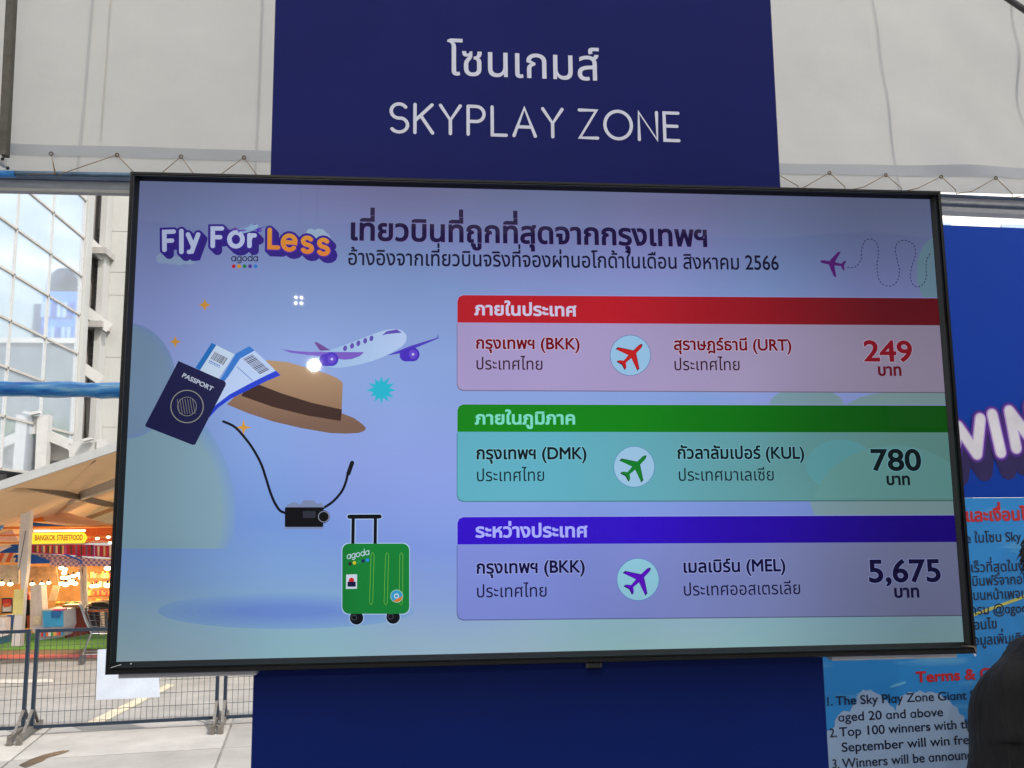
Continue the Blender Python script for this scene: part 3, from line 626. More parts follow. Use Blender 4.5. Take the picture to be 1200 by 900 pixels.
# camera and strap
cst=art('strap black',(10,12,26))
pic('strap_picture',lambda m:sline(m,[tuple(v) for v in catmull([Vector(p) for p in ((262,494),(276,501),(290,516.7),(299,530),(306.7,545),(312,561),(317,577),(322,589),(328,598),(334,601))])],3,16*D),cst)
pic('strap_picture',lambda m:sline(m,[tuple(v) for v in catmull([Vector(p) for p in ((378,596),(390,588),(400,576.7),(405,566),(408.3,553.3),(412.7,542.5))])],3,16*D),cst)
pic('strap_picture',lambda m:sline(m,[(408.3,555),(412.7,542.5)],5,16.2*D),cst)
pic('camera_picture',lambda m:spoly(m,[(335,594.5),(337,591.5),(345,588),(352,591.5),(356,586),(368,586.5),(372,590.5),(377,589.5),(380.5,594.5)],17*D),art('camera grey',(120,134,170)))
pic('camera_picture',lambda m:spoly(m,rr(333.5,616,379,620,1.4),16.8*D),art('camera grey',(120,134,170)))
pic('camera_picture',lambda m:(spoly(m,rr(334,594.5,379,617.5,1.5),18*D),spoly(m,ell(379,605.5,7.6,n=28),18.5*D)),art('camera black',(8,8,16)))
pic('camera_picture',lambda m:(spoly(m,rr(355,599,370,607,1),19*D)),art('camera dark grey',(44,46,58)))
pic('camera_picture',lambda m:ring(m,379.5,605.5,6.2,.8,20*D),art('camera ring',(140,146,160)))
# suitcase
wh=art('suitcase light rim',(170,196,232))
def caseparts(m,g,d):
    spoly(m,rr(401.2-g,637-g,479.6+g,719.2+g,8),d); sline(m,[(409.5,605.5),(445,605.3)],5+2*g,d+.1*D); sline(m,[(414,606),(413.5,640)],4+2*g,d+.2*D); sline(m,[(440,606),(439.6,640)],4+2*g,d+.3*D)
    spoly(m,ell(417.8,724,8+g,n=20),d-.1*D); spoly(m,ell(460.7,723,8+g,n=20),d-.2*D)
pic('suitcase_picture',lambda m:caseparts(m,.9,9*D),wh)
pic('suitcase_picture',lambda m:(sline(m,[(409.5,605.5),(445,605.3)],5,11*D),sline(m,[(414,606),(413.5,640)],4,11.1*D),sline(m,[(440,606),(439.6,640)],4,11.2*D)),art('suitcase black',(10,12,20)))
for wx,wy in ((417.8,724),(460.7,723)): pic('suitcase_wheel',lambda m:spoly(m,ell(wx,wy,8,n=20),10*D),art('suitcase black',(10,12,20)))
pic('suitcase_picture',lambda m:(ring(m,415,723.5,3,.7,11*D),ring(m,458,722.5,3,.7,11*D)),art('wheel grey',(70,76,90)))
pic('suitcase_picture',lambda m:spoly(m,rr(401.2,637,479.6,719.2,8),12*D),art('suitcase green',(12,92,34),(18,124,52),a=-.43,b=-.33))
pic('suitcase_picture',lambda m:[sline(m,q,.6,14*D) for dx,dz in ((436.7,434.9),(453.7,452),(470.3,469.8)) for q in ([(dx-1.8,650),(dx,647.4),(dx+1.8,650),(dz+1.9,706),(dz,709),(dz-1.9,706),(dx-1.8,650)],)],art('suitcase groove',(110,176,70)))
pic('logo_lettering',lambda m:stroke_px(m,'agoda',(406.8,655),(432.4,649.8),7.5,.85,15*D),art('agoda white',(190,210,230)))
for k,c in enumerate(((40,30,40),(200,190,50),(30,140,80),(30,40,90),(40,130,220))): pic('logo_dot',lambda m:spoly(m,ell(410.3+5.1*k,660.6-1.1*k,2.1,n=14),15*D),art('case dot %d'%k,c))
def stamp(m):
    pts=[]
    for (ax,ay),(bx,by),n in (((405.6,673),(418.8,672.6),6),((418.8,672.6),(418.6,690),8),((418.6,690),(405.3,690.3),6),((405.3,690.3),(405.6,673),8)):
        for i in range(n): 
            for t,o in ((i/n,0),((i+.5)/n,.5)): 
                x=ax+(bx-ax)*t;y=ay+(by-ay)*t; cx,cy=412,681.4; pts.append((x+(cx-x)*o*.12,y+(cy-y)*o*.12))
    spoly(m,pts,14*D)
pic('stamp_picture',stamp,art('stamp paper',(196,208,224)))
pic('stamp_picture',lambda m:(spoly(m,ell(412,680,3.2,n=16),16*D)),art('stamp red',(196,40,36)))
pic('stamp_picture',lambda m:(spoly(m,rr(407.3,681.5,417,687.5,.8),17*D)),art('stamp navy',(16,20,60)))
pic('sticker_picture',lambda m:spoly(m,ell(464.9,698.5,7.6,n=24),16*D),art('sticker rim',(150,196,180)))
pic('sticker_picture',lambda m:spoly(m,ell(464.9,698.5,6.8,n=24),17*D),art('sticker blue',(52,150,196)))
pic('sticker_picture',lambda m:spoly(m,[p for p in ell(464.9,698.5,6.8,n=40) if p[1]>701.5-(p[0]-464.9)*.5],18*D),art('sticker orange',(206,120,30)))
pic('sticker_picture',lambda m:ring(m,464.7,698.3,2.4,1,19*D),art('sticker white',(210,226,236)))
# ================================================================== the dark blue column
navy=P('navy printed vinyl',(13,22,92),rough=.45,var=.07,scale=3,bump=.2,bscale=5,spec=.12)
cobalt=P('cobalt printed vinyl',(2,30,104),rough=.5,var=.08,scale=3,bump=.2,bscale=5,spec=.15)
CY=.071
col_t=thing('sign_column',(0,.2,FLOOR),'tall dark blue column behind the display, lettered SKYPLAY ZONE in white at its top','sign column')
one('upper_board',lambda m:m.box((-.506,CY,ZS+.05),(.457,CY+.26,5.2),.002),navy,col_t)
one('lower_board',lambda m:m.box((-.5105,CY-.002,FLOOR+.04),(.488,CY+.262,ZS+.047),.002),cobalt,col_t)
one('plinth',lambda m:m.box((-.53,CY-.01,FLOOR),(.51,CY+.29,FLOOR+.038),.004),P('grey plinth paint',(120,122,128)),col_t)
UPL=Plane((0,CY,0)); printw=P('white vinyl print',(206,208,226),rough=.45,var=.03)
def coltext(): 
    b=MB(); stroke_text(b,'SKYPLAY ZONE',UPL,(457.5,154.5),(795.5,165),33,.115,.0006); build('lettering',b,printw,col_t)
coltext()
gl,w=layout('โซนเกมส์'); 
text('lettering','โซนเกมส์',UPL,(524,87.5),(703.5,94.5),51,printw,col_t,.0006,bold=.006)

# ================================================================== tent
WY=1.45
fabric=mat('white tent fabric',lin((217,214,208)),rough=.75,var=.045,scale=2.2,bump=.22,bscale=9,transl=.45)
fab2=mat('doubled tent fabric',lin((186,188,192)),rough=.7,var=.05,scale=2.5,bump=.1,bscale=12,transl=.12)
fabs=mat('welded fabric seam',lin((196,196,196)),rough=.7,var=.04,scale=5,transl=.1)
gw=thing('tent_wall',(0,WY,2.9),'white fabric gable wall of the event tent above the display, laced along its hem','tent wall')
def hem(px): return 199.5+px*.0215 if px<600 else 199.5+600*.0215+(px-600)*.026
def band_top(px): return 167.5+px*.0262 if px<600 else 183.2+(px-600)*.021+ .0
def wav(x,z):
    return .018*sin(3.1*x+1.2*z)+.012*sin(7.3*x-2.1*z+1)+.006*sin(15*x+3*z)+(.05*max(0,x-1.2)*sin(9*(x*.8+z*.55))+.03*max(0,x-1.2)*sin(23*(x*.7+z*.8)) if x>1.2 else 0)+.0025*sin(41*x+9*sin(2*z))*max(0,1-(z-2.7))
def wallpt(px,t):      # t 0 at hem, 1 at top
    a=at(px,hem(px),WY); zt=5.3; z=a.z+(zt-a.z)*t**1.3
    fall=min(1,(z-a.z)/.25); return Vector((a.x,WY+wav(a.x,z)*fall*.8+(z-a.z)*.06,z))
b=MB(); b.grid(lambda u,v:wallpt(-2600+u*6200,v),260,60); build('fabric_sheet',b,fabric,gw)
def wstrip(name,xa,xb,fa,fb,off,m,n=60):
    b=MB()
    def fn(u,v):
        px=xa+(xb-xa)*u; py=fa(px)+(fb(px)-fa(px))*v; q=at(px,py,WY); a=at(px,hem(px),WY); fall=min(1,max(0,(q.z-a.z))/.25)
        return Vector((q.x,WY+wav(q.x,q.z)*fall*.8+(q.z-a.z)*.06-off,q.z))
    b.grid(fn,n,6); return build(name,b,m,gw)
wstrip('hem_band',-900,1900,band_top,lambda x:band_top(x)+13,.004,fab2,160)
def seam(x_top,y_top,x_bot,y_bot,w,m=fabs):
    b=MB()
    def fn(u,v):
        py=y_bot+(y_top-140-y_bot)*v; px=x_bot+(x_top-x_bot)*(py-y_bot)/(y_top-y_bot)+w*(u-.5); q=at(px,py,WY); a=at(px,hem(px),WY); fall=min(1,max(0,(q.z-a.z))/.25)
        return Vector((q.x,WY+wav(q.x,q.z)*fall*.8+(q.z-a.z)*.06-.003,q.z))
    b.grid(fn,1,30); return build('seam',b,m,gw)
seam(102,0,91,hem(91),3.2); seam(305,0,299,hem(300),3); seam(1030,0,1054,hem(1054),2.6); seam(1195,30,1218,hem(1210),2.6); seam(-105,0,-125,200,3); seam(540,0,545,210,3); seam(780,0,790,214,3)
seam(122,30,117,165,2.2,mat('faint fabric join',lin((210,207,200)),rough=.75,var=.04,transl=.3))
# eyelets and lacing
steel=P('galvanised steel',(126,128,130),rough=.45,metal=.75,var=.18,scale=25,bump=.1,bscale=90)
brass=P('dull eyelet metal',(112,106,96),rough=.4,metal=.7,var=.2)
lft=[(-38,178),(60,180),(137,181.5),(212,183.5),(286,184.5),(360,186),(435,188)]; rgt=[(840,198.5),(905,200.5),(972,202.5),(1038,205),(1103,207),(1167,208.5),(1232,210)]
for x,y in lft+rgt:
    q=at(x,y,WY-.012); b=MB()
    b.tube([q+Vector((cos(t)*.0055,0,sin(t)*.0055)) for t in [2*PI*k/12 for k in range(13)]],.0022,6,False); build('eyelet',b,brass,gw)
PIPE_Y=1.42
def pipe_line(px): return 203.8+px*.0195 if px<600 else 215.5+(px-600)*.018-2 if px<1099 else 222.8+(px-1099)*.067
def rope(pts,label):
    b=MB(); b.tube(pts,.0016,5); o=build('lacing_rope',b,P('tan cord',(150,122,84),rough=.9,var=.2,scale=40),origin=pts[0]); return tag(o,label,'rope')
def lace(eyes,downs):
    pts=[]
    for i,(x,y) in enumerate(eyes):
        pts.append(at(downs[i][0],pipe_line(downs[i][0])-1.6,PIPE_Y-.024)); 
        pts.append(at(x,y,WY-.0165)); pts.append(at(downs[i][1],pipe_line(downs[i][1])-1.6,PIPE_Y-.024)); pts.append(at(downs[i][1]+.4,pipe_line(downs[i][1])+3,PIPE_Y+.02))
    return pts
rope(lace(lft,[(-70,-10),(64,65),(72,160),(186,229),(255,303),(330,378),(402,450)]),'tan cord zigzagging through eyelets above the left half of the display')
rope(lace(rgt,[(810,868),(878,935),(945,990),(1012,1056),(1076,1120),(1140,1186),(1205,1255)]),'tan cord zigzagging through eyelets above the right end of the display')
def pipe(name,a,c,r,m,label,cat='pipe',n=12):
    b=MB(); b.tube([a,(a+c)/2,c],r,n); return tag(build(name,b,m,origin=a),label,cat)
bsteel=P('weathered blue steel',(92,116,140),rough=.45,metal=.5,var=.35,scale=14,stretch=(1,4,4),bump=.1)
pipe('eave_pipe',at(-700,pipe_line(-700),PIPE_Y),at(600,pipe_line(600),PIPE_Y),.0085,bsteel,'thin blue-grey steel pipe under the laced hem, left of the column')
pipe('eave_pipe',at(604,214.5,PIPE_Y),at(1900,276,PIPE_Y),.0115,steel,'grey steel pipe under the laced hem, right of the column')
pipe('pipe_sleeve',at(-60,pipe_line(-60),PIPE_Y-.002),at(17,pipe_line(17),PIPE_Y-.002),.0115,P('bright blue plastic film',(52,134,206),rough=.3,var=.15,scale=20),'short bright blue sleeve on the eave pipe at the left edge','sleeve')
def gutter(name,p0,p1,hpx,dep,m,label):
    b=MB(); a=at(p0[0],p0[1],WY+.05); c=at(p1[0],p1[1],WY+.05); h=(at(p0[0],p0[1],WY+.05)-at(p0[0],p0[1]+hpx,WY+.05)).z
    b.prism([a,c,c-Vector((0,0,h)),a-Vector((0,0,h))],(0,dep,0)); 
    o=build(name,b,m,origin=a); tag(o,label,'beam'); return o,a,c,h
gm=P('grey gutter paint',(150,154,162),rough=.5,var=.12,scale=12,stretch=(1,5,5)); gb=P('stained blue-grey beam edge',(92,108,132),rough=.5,var=.3,scale=10,stretch=(1,4,4))
g1,a,c,h=gutter('eave_beam',(-700,191),(598,220),15,.05,gm,'grey eave beam with a blue-stained upper edge, left of the column')
one('beam_edge',lambda m:m.beam(a+Vector((0,-.004,-.004)),c+Vector((0,-.004,-.004)),.01,.011),gb,g1)
one('drip_edge',lambda m:m.beam(a+Vector((0,-.002,-h-.003)),c+Vector((0,-.002,-h-.003)),.006,.009),P('pale drip edge',(186,184,178),rough=.6),g1)
g2,a,c,h=gutter('eave_beam',(604,206),(1900,264),19.5,.05,P('cream gutter paint',(186,184,180),rough=.5,var=.08,scale=9),'pale eave beam above the blue backdrop, right of the column')
one('beam_edge',lambda m:m.beam(a+Vector((0,-.004,-.004)),c+Vector((0,-.004,-.004)),.01,.009),gb,g2)
# dark post at the far left and its bracket
b=MB(); pa=at(22,-160,WY-.06); pb=at(4.5,183,WY-.06); b.beam(pb,pa,.024,.03,(0,1,0)); post=tag(build('tent_post',b,P('dark weathered steel',(92,88,80),rough=.6,metal=.3,var=.25,scale=20,bump=.15),origin=pb),'dark weathered steel tent post at the upper left corner','post')
one('bracket',lambda m:(m.box(at(-4,181,WY-.085),at(8,197,WY-.04),.003)),P('chipped white paint',(206,204,200),rough=.6,var=.2,scale=40),post)
one('bolt',lambda m:m.ball(at(3,186,WY-.088),.006,8,5),P('black bolt',(30,30,32),rough=.4),post); one('bolt',lambda m:m.ball(at(9,197,WY-.06),.006,8,5),P('black bolt',(30,30,32)),post)
# roof rafter at the upper right
pa=at(1130,-36,1.30); pb=at(1320,92,1.30); b=MB(); b.tube([pa,(pa+pb)/2,pb],.011,10); tag(build('rafter_tube',b,P('dark grey steel',(78,76,76),rough=.45,metal=.4,var=.2,scale=20),origin=pa),'dark grey rafter tube crossing the upper right corner','rafter')
# roof: translucent fabric over the whole stand, on four legs
roof=mat('white roof fabric',lin((224,224,220)),rough=.75,var=.04,scale=1.5,bump=.1,bscale=6,transl=.7)
b=MB(); b.grid(lambda u,v:Vector((-6+13*u,-7.5+9.2*v,5.25-.10*sin(u*PI*5)**2)),30,12); tent=thing('event_tent',(0,-3,FLOOR),'white translucent event tent roof on four grey steel legs, over the display','tent')
build('roof_sheet',b,roof,tent)
for x,y in ((-5.9,-7.4),(6.9,-7.4),(-5.9,1.5),(6.9,1.5)): one('leg',lambda m:m.tube([Vector((x,y,FLOOR)),Vector((x,y,5.2))],.04,10),steel,tent)
# blue film wrapped rail
bfm=bpy.data.materials.new('blue plastic wrap'); bfm.use_nodes=True
def wrapmat(m):
    nt=m.node_tree;N=nt.nodes;L=nt.links;b=N['Principled BSDF']; tc=N.new('ShaderNodeTexCoord'); mp=N.new('ShaderNodeMapping'); mp.inputs['Scale'].default_value=(4,30,30); mp.inputs['Rotation'].default_value=(0,.12,0); L.new(tc.outputs['Object'],mp.inputs[0])
    n=N.new('ShaderNodeTexNoise'); n.inputs['Scale'].default_value=1.6; n.inputs['Detail'].default_value=4; L.new(mp.outputs[0],n.inputs['Vector'])
    cr=N.new('ShaderNodeValToRGB'); e=cr.color_ramp.elements; e[0].position=.35; e[0].color=lin((20,92,180))+(1,); e[1].position=.66; e[1].color=lin((150,196,226))+(1,); q=e.new(.52); q.color=lin((62,146,210))+(1,)
    L.new(n.outputs[0],cr.inputs[0]); L.new(cr.outputs[0],b.inputs['Base Color']); b.inputs['Roughness'].default_value=.22
    bp=N.new('ShaderNodeBump'); bp.inputs['Strength'].default_value=.5; bp.inputs['Distance'].default_value=.01; L.new(n.outputs[0],bp.inputs['Height']); L.new(bp.outputs[0],b.inputs['Normal'])
wrapmat(bfm)
b=MB(); pa=at(-500,436,1.7); pb=at(300,461,1.7); random.seed(2); n=46; b.tube([pa+(pb-pa)*(i/n)+Vector((0,0,random.uniform(-.002,.002)-.01*sin(PI*i/n))) for i in range(n+1)],[.0265+random.uniform(-.0025,.0025) for i in range(n+1)],14); tag(build('wrapped_rail',b,bfm,origin=pa),'horizontal rail wrapped in bright blue plastic film left of the display','rail')

# ================================================================== printed backdrop on the right
BA=R(3.2); o_=at(1104,500,1.0); BP=Plane((o_.x,o_.y,0),BA); BP.o.z=0
bd=thing('printed_backdrop',(o_.x+.6,o_.y,FLOOR),'blue printed backdrop with the word WIN and the terms and conditions, behind the column on the right','backdrop')
UL=-.62; UR=2.1
vt=BP.uv(1104,263.5)[1]; vm=BP.uv(1160,583)[1]
def panel(name,u0,u1,v0,v1,m,d=0.,t=.02):
    b=MB(); b.prism([BP.w(u0,v0,d),BP.w(u1,v0,d),BP.w(u1,v1,d),BP.w(u0,v1,d)],-BP.n*t); return build(name,b,m,bd)
panel('upper_print',UL,UR,vm,vt,P('royal blue print',(2,62,172),rough=.45,var=.04,scale=2,spec=.18,bump=.02,bscale=20))
# lower print: blue sky with a cloud at its foot
skyb=bpy.data.materials.new('sky blue print'); skyb.use_nodes=True
def skyprint(m):
    nt=m.node_tree;N=nt.nodes;L=nt.links;b=N['Principled BSDF']; tc=N.new('ShaderNodeTexCoord'); mp=N.new('ShaderNodeMapping'); mp.inputs['Scale'].default_value=(2.4,2.4,14); mp.inputs['Rotation'].default_value=(0,R(12),0); L.new(tc.outputs['Object'],mp.inputs[0])
    n=N.new('ShaderNodeTexNoise'); n.inputs['Scale'].default_value=1.5; n.inputs['Detail'].default_value=3; L.new(mp.outputs[0],n.inputs['Vector'])
    cr=N.new('ShaderNodeValToRGB'); e=cr.color_ramp.elements; e[0].position=.60; e[0].color=lin((52,148,224))+(1,); e[1].position=.74; e[1].color=lin((108,184,234))+(1,)
    L.new(n.outputs[0],cr.inputs[0]); L.new(cr.outputs[0],b.inputs['Base Color']); b.inputs['Roughness'].default_value=.4; b.inputs['Specular IOR Level'].default_value=.35
skyprint(skyb)
panel('lower_print',UL,UR,FLOOR+.02,vm-.001,skyb)
def bpoly(name,px,m,d):
    b=MB(); pts=[BP.uv(*p) for p in px]; vs=[BP.w(x,y,d) for x,y in pts]; b.raw(vs,tessellate_polygon([[Vector((x,y,0)) for x,y in pts]]),False); return build(name,b,m,bd)
cloudp=P('pale cloud print',(164,192,226),rough=.4,var=.05,scale=4)
random.seed(9)
def cloud_edge():
    base=[(940,880),(962,866),(978,852),(982,838),(996,834),(1004,822),(1008,812),(1016,810),(1026,812),(1034,820),(1042,826),(1050,834),(1054,822),(1060,814),(1072,812),(1084,812),(1096,812),(1106,818),(1116,826),(1124,836),(1130,846),(1136,862),(1150,880),(1172,905)]
    o=[]
    for i in range(len(base)-1):
        a=Vector(base[i]);c=Vector(base[i+1]); o.append(tuple(a)); nrm=Vector((c.y-a.y,a.x-c.x)).normalized(); o.append(tuple((a+c)/2+nrm*random.uniform(1.5,3.5)))
    return o+[base[-1],(1172,1100),(880,1100)]
bpoly('cloud_print',cloud_edge(),cloudp,.0006)
wsp=P('wisp print',(110,186,234),rough=.4)
for x,y in ((1052,802),(1012,811),(1168,780)): bpoly('cloud_print',[(x-10,y+3),(x-2,y-1),(x+8,y-3.5),(x+10,y-2),(x+4,y+1),(x-6,y+3.6)],wsp,.0004)
bpoly('yellow_stripe',[(1120,726),(1260,676),(1260,679.5),(1120,730)],P('yellow print',(214,210,100),rough=.4),.0007)
redp=P('red print',(206,34,44),rough=.4,var=.03); inkp=P('dark ink print',(26,34,64),rough=.4,var=.05); redh=P('pale rim print',(230,130,150),rough=.4)
def bt(body,p0,p1,h,m,bold=.02,d=.0012): return text('lettering',body,BP,p0,p1,h,m,bd,d,bold)
bt('และเงื่อนไข',(1131,611),(1212,609),20,redp,.035)
bt('กติกา',(1096,612),(1127,611),20,redp,.035)
bt('Zone ในโซน Sky Play',(1108,637),(1222,633),16,inkp,.012)
bt('ได้เร็วที่สุดในงาน',(1124,671),(1215,668),16,inkp,.012)
bt('เครื่องบินฟรีจากอโกด้า',(1105,688),(1224,683),16,inkp,.012)
bt('ผลบนหน้าเพจเฟซ',(1124,704),(1216,700),16,inkp,.012)
bt('แกรม @ɑgodɑ',(1129,721),(1211,717),16,inkp,.012)
bt('เงื่อนไข',(1129,738.5),(1169,736),16,inkp,.012)
bt('ข้อมูลเพิ่มเติมที่',(1133,756.5),(1214,752),16.5,inkp,.012)
bt('Terms & Conditions',(1073.5,799.5),(1234,790.5),17.5,redp,.03)
bt('1.',(967.5,827),(976,826.5),14.5,inkp,.014); bt('The Sky Plɑy Zone Giɑnt Bubble',(979.5,826.3),(1177,817.5),15,inkp,.014)
bt('ɑged 20 ɑnd ɑbove',(982,845.5),(1105.5,839),15,inkp,.014)
bt('2.',(972,864),(981,863.3),15,inkp,.014); bt('Top 100 winners with the highest',(983.5,863),(1192,849.5),15.3,inkp,.014)
bt('September will win free flights',(986,881),(1185,868.5),15.5,inkp,.014)
bt('3.',(975,900.5),(984,900),15.5,inkp,.014); bt('Winners will be ɑnnounced',(987,900),(1154,888),15.7,inkp,.014)
# the word WIN, extruded violet lettering
vio=P('violet print',(84,30,150),rough=.4); dvi=P('dark violet print',(40,24,92),rough=.4); lvi=P('pale violet rim print',(196,160,232),rough=.4); wpr=P('near white print',(238,234,244),rough=.4)
winp=[[(1092,504),(1116,538),(1122,500),(1144,532),(1148,491)],[(1162,486),(1172,530)],[(1190,525),(1182,482),(1211,520),(1206,477)],[(1230,472),(1236,508)],[(1238,521),(1238.3,522)]]
def win(m,w,dx,dy,d):
    for k,q in enumerate([[w_[i],w_[i+1]] for w_ in winp for i in range(len(w_)-1)]):
        q=[p for i,p in enumerate(q) if i==0 or p!=q[i-1]]
        pts=[BP.uv(x+dx,y+dy) for x,y in q]; wm=BP.uv(q[0][0]+w,q[0][1])[0]-BP.uv(*q[0])[0]; ribbon(m,pts,wm,lambda X,Y,e:BP.w(X,Y,e),d+k*4e-5)
for nm,w,sh,m_ in (('dark',20,((9,21),(8,17),(6,13),(5,9),(3,5),(1,2)),dvi),('v',19,((0,0),),vio),('l',14,((0,0),),lvi),('w',11,((0,0),),wpr)):
    b=MB(); z={'dark':.0006,'v':.0022,'l':.0028,'w':.0034}[nm]
    for i,(dx,dy) in enumerate(sh): win(b,w,dx,dy,z+i*2.4e-4 if nm=='dark' else z)
    build('win_lettering',b,m_,bd)
# ================================================================== crowd fence
fnavy=P('dark navy fence paint',(26,40,56),rough=.45,metal=.1,var=.2,scale=18,bump=.05); wirem=P('grey fence wire',(70,78,86),rough=.5,metal=.4,var=.15)
gal=P('scratched galvanised feet',(116,112,106),rough=.5,metal=.5,var=.3,scale=30,bump=.1)
PL=(FB-FA).length*1.0
FH=at(50,737,FA.y).z
def fence_panel(o,length,label):
    """one panel: o = left foot point on the line"""
    t=thing('crowd_fence',o,label,'fence','portable mesh fences across the pavement')
    Pt=lambda u,z,n=0: o+FD*u+FN*n+Vector((0,0,z))
    for u in (.02,length-.02): one('post',lambda m:m.beam(Pt(u,.10),Pt(u,FH),.036,.036),fnavy,t)
    one('top_rail',lambda m:m.beam(Pt(.04,FH-.02),Pt(length-.04,FH-.02),.034,.034),fnavy,t)
    one('bottom_rail',lambda m:m.beam(Pt(.04,.115),Pt(length-.04,.115),.034,.034),fnavy,t)
    n=int(length/.062)
    for k in range(1,n):
        u=.04+(length-.08)*k/n
        if k==1:
            w0=one('wire',lambda m:m.tube([Pt(u,.13),Pt(u,FH-.035)],.0028,5,False),wirem,t); u0=u
        else:
            c=w0.copy(); COL.objects.link(c); c.parent=t; c.location=FD*(u-u0)
    for z in [.13+(FH-.17)*k/7 for k in range(1,7)]: one('cross_wire',lambda m:m.beam(Pt(.04,z,-.004),Pt(length-.04,z,-.004),.005,.005),wirem,t)
    for u in (.02,length-.02):
        def foot(m):
            m.beam(Pt(u,.30,-.03),Pt(u,.06,-.42),.03,.02); m.beam(Pt(u,.30,.03),Pt(u,.07,.30),.03,.02)
            m.beam(Pt(u,.10,-.46),Pt(u,.10,.34),.045,.05)
            for nn in (-.46,.34): m.beam(Pt(u,.023,nn),Pt(u,.125,nn),.05,.05,(0,1,0))
        one('foot_bracket',foot,gal,t)
    return t
fl=PL+.07
fence_panel(FA-FD*.13,fl*1.0,'mesh crowd fence panel seen between the display and the left pair of posts')
fence_panel(FA-FD*(.13+fl+.05),fl,'mesh crowd fence panel cut off by the left edge of the photo')
fence_panel(FA+FD*(fl-.13+.05),fl,'mesh crowd fence panel mostly hidden behind the blue column')
fence_panel(FA+FD*(2*fl-.13+.10),fl,'mesh crowd fence panel fully behind the blue column')
# white board on the fence
b=MB(); q=[at(118,760,FA.y+.02),at(188,756,FA.y+.07),at(190,815,FA.y+.07),at(116,818.5,FA.y+.02)]
q=[p+Vector((0,-.10,0)) for p in q]; b.prism(q,-FN*-.012); wb=tag(build('white_board',b,P('white plastic board',(176,184,196),rough=.5,var=.09,scale=5,bump=.3,bscale=9),origin=q[3]),'blank white board hung on the mesh fence below the display corner','board')
# ================================================================== shopping cart
def cart(o,rz):
    t=thing('shopping_cart',o,'empty wire shopping cart parked on the street by the green carpet','shopping cart')
    wm=P('cart chrome',(150,152,156),rough=.35,metal=.8,var=.15); c_,s_=cos(rz),sin(rz)
    T=lambda x,y,z:o+Vector((x*c_-y*s_,x*s_+y*c_,z))
    top=[(-.42,-.27,.92),(.40,-.20,.80),(.40,.20,.80),(-.42,.27,.92)]; bot=[(-.28,-.19,.52),(.36,-.14,.48),(.36,.14,.48),(-.28,.19,.52)]
    def L(a,c,k): return tuple(a[i]*(1-k)+c[i]*k for i in range(3))
    def basket(m):
        for k in (0,.25,.5,.75,1):
            q=[L(top[i],bot[i],k) for i in range(4)]; m.tube([T(*p) for p in q+[q[0]]],.009 if k==0 else .005,5,False)
        for i in range(4):
            for k in range(0,9): m.tube([T(*L(top[i],top[(i+1)%4],k/8)),T(*L(bot[i],bot[(i+1)%4],k/8))],.0045,4,False)
        for k in range(1,8): m.tube([T(*L(bot[0],bot[1],k/8)),T(*L(bot[3],bot[2],k/8))],.0045,4,False)
    one('basket',basket,P('cart wire dark',(88,90,96),rough=.4,metal=.7,var=.15),t)
    def frame(m):
        for y in (-.22,.22): m.tube([T(-.5,y,.98),T(-.40,y,.70),T(-.30,y,.50),T(-.42,y,.16),T(.36,y*.8,.14)],.013,7); m.tube([T(-.30,y,.50),T(.34,y*.75,.46)],.011,6)
        for x in (-.42,.36): m.tube([T(x,-.22,.15),T(x,.22,.15)],.011,6)
    one('frame',frame,wm,t)
    one('handle',lambda m:m.tube([T(-.5,-.26,.98),T(-.5,.26,.98)],.02,8),P('grey handle grip',(170,172,176),rough=.5),t)
    for x in (-.42,.36):
        for y in (-.21,.21):
            w=one('wheel',lambda m:m.tube([T(x,y-.012,.06),T(x,y+.012,.06)],.058,14),P('grey rubber wheel',(70,68,66),rough=.7),t)
            one('fork',lambda m:(m.beam(T(x,y-.02,.06),T(x,y-.02,.15),.008,.02),m.beam(T(x,y+.02,.06),T(x,y+.02,.15),.008,.02)),wm,w)
    return t
cart(gr(128,775),.30)
# ================================================================== stall tent canopy and market stalls
SY=16.5
g_at=lambda px,py,Y=SY: at(px,py,Y)
beige=mat('beige canopy fabric',lin((186,150,112)),rough=.8,var=.08,scale=1,bump=.1,bscale=4,transl=.22)
can=thing('market_canopy',at(40,560,13.5),'large beige fabric canopy with a pale front edge above the market stalls','canopy')
e0=at(-260,660,13.5); e1=at(160,519,13.5); k0=e0+Vector((0,13,.0)); k1=e1+Vector((0,13,.6))
b=MB(); b.grid(lambda u,v:(e0*(1-u)+e1*u)*(1-v)+(k0*(1-u)+k1*u)*v+Vector((0,0,.10*sin(PI*u*4)**2*0-.35*sin(PI*v))),24,12); build('canopy_sheet',b,beige,can)
b=MB(); b.grid(lambda u,v:e1*(1-v)+Vector((8,2,-1.5))*v+Vector((e1.x*0,0,0)) if False else (e1*(1-v)+(e1+Vector((3.2,0,-.9)))*v)*(1-u)+(k1*(1-v)+(k1+Vector((3.2,0,-.9)))*v)*u,6,6); build('canopy_sheet',b,beige,can)
one('front_edge',lambda m:m.beam(e0+Vector((0,-.03,.04)),e1+Vector((0,-.03,.04)),.06,.13,(0,0,1)),P('pale grey canopy edge',(158,160,160),rough=.6,var=.08),can)
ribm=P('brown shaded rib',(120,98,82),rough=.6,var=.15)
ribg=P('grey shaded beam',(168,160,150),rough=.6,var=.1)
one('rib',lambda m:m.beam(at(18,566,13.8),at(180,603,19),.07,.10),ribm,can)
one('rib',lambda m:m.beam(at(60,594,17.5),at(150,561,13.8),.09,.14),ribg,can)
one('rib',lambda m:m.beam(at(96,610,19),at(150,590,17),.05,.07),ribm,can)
one('rib',lambda m:m.tube([at(26,592,17.5),at(112,540,13.7)],.010,5),ribm,can)
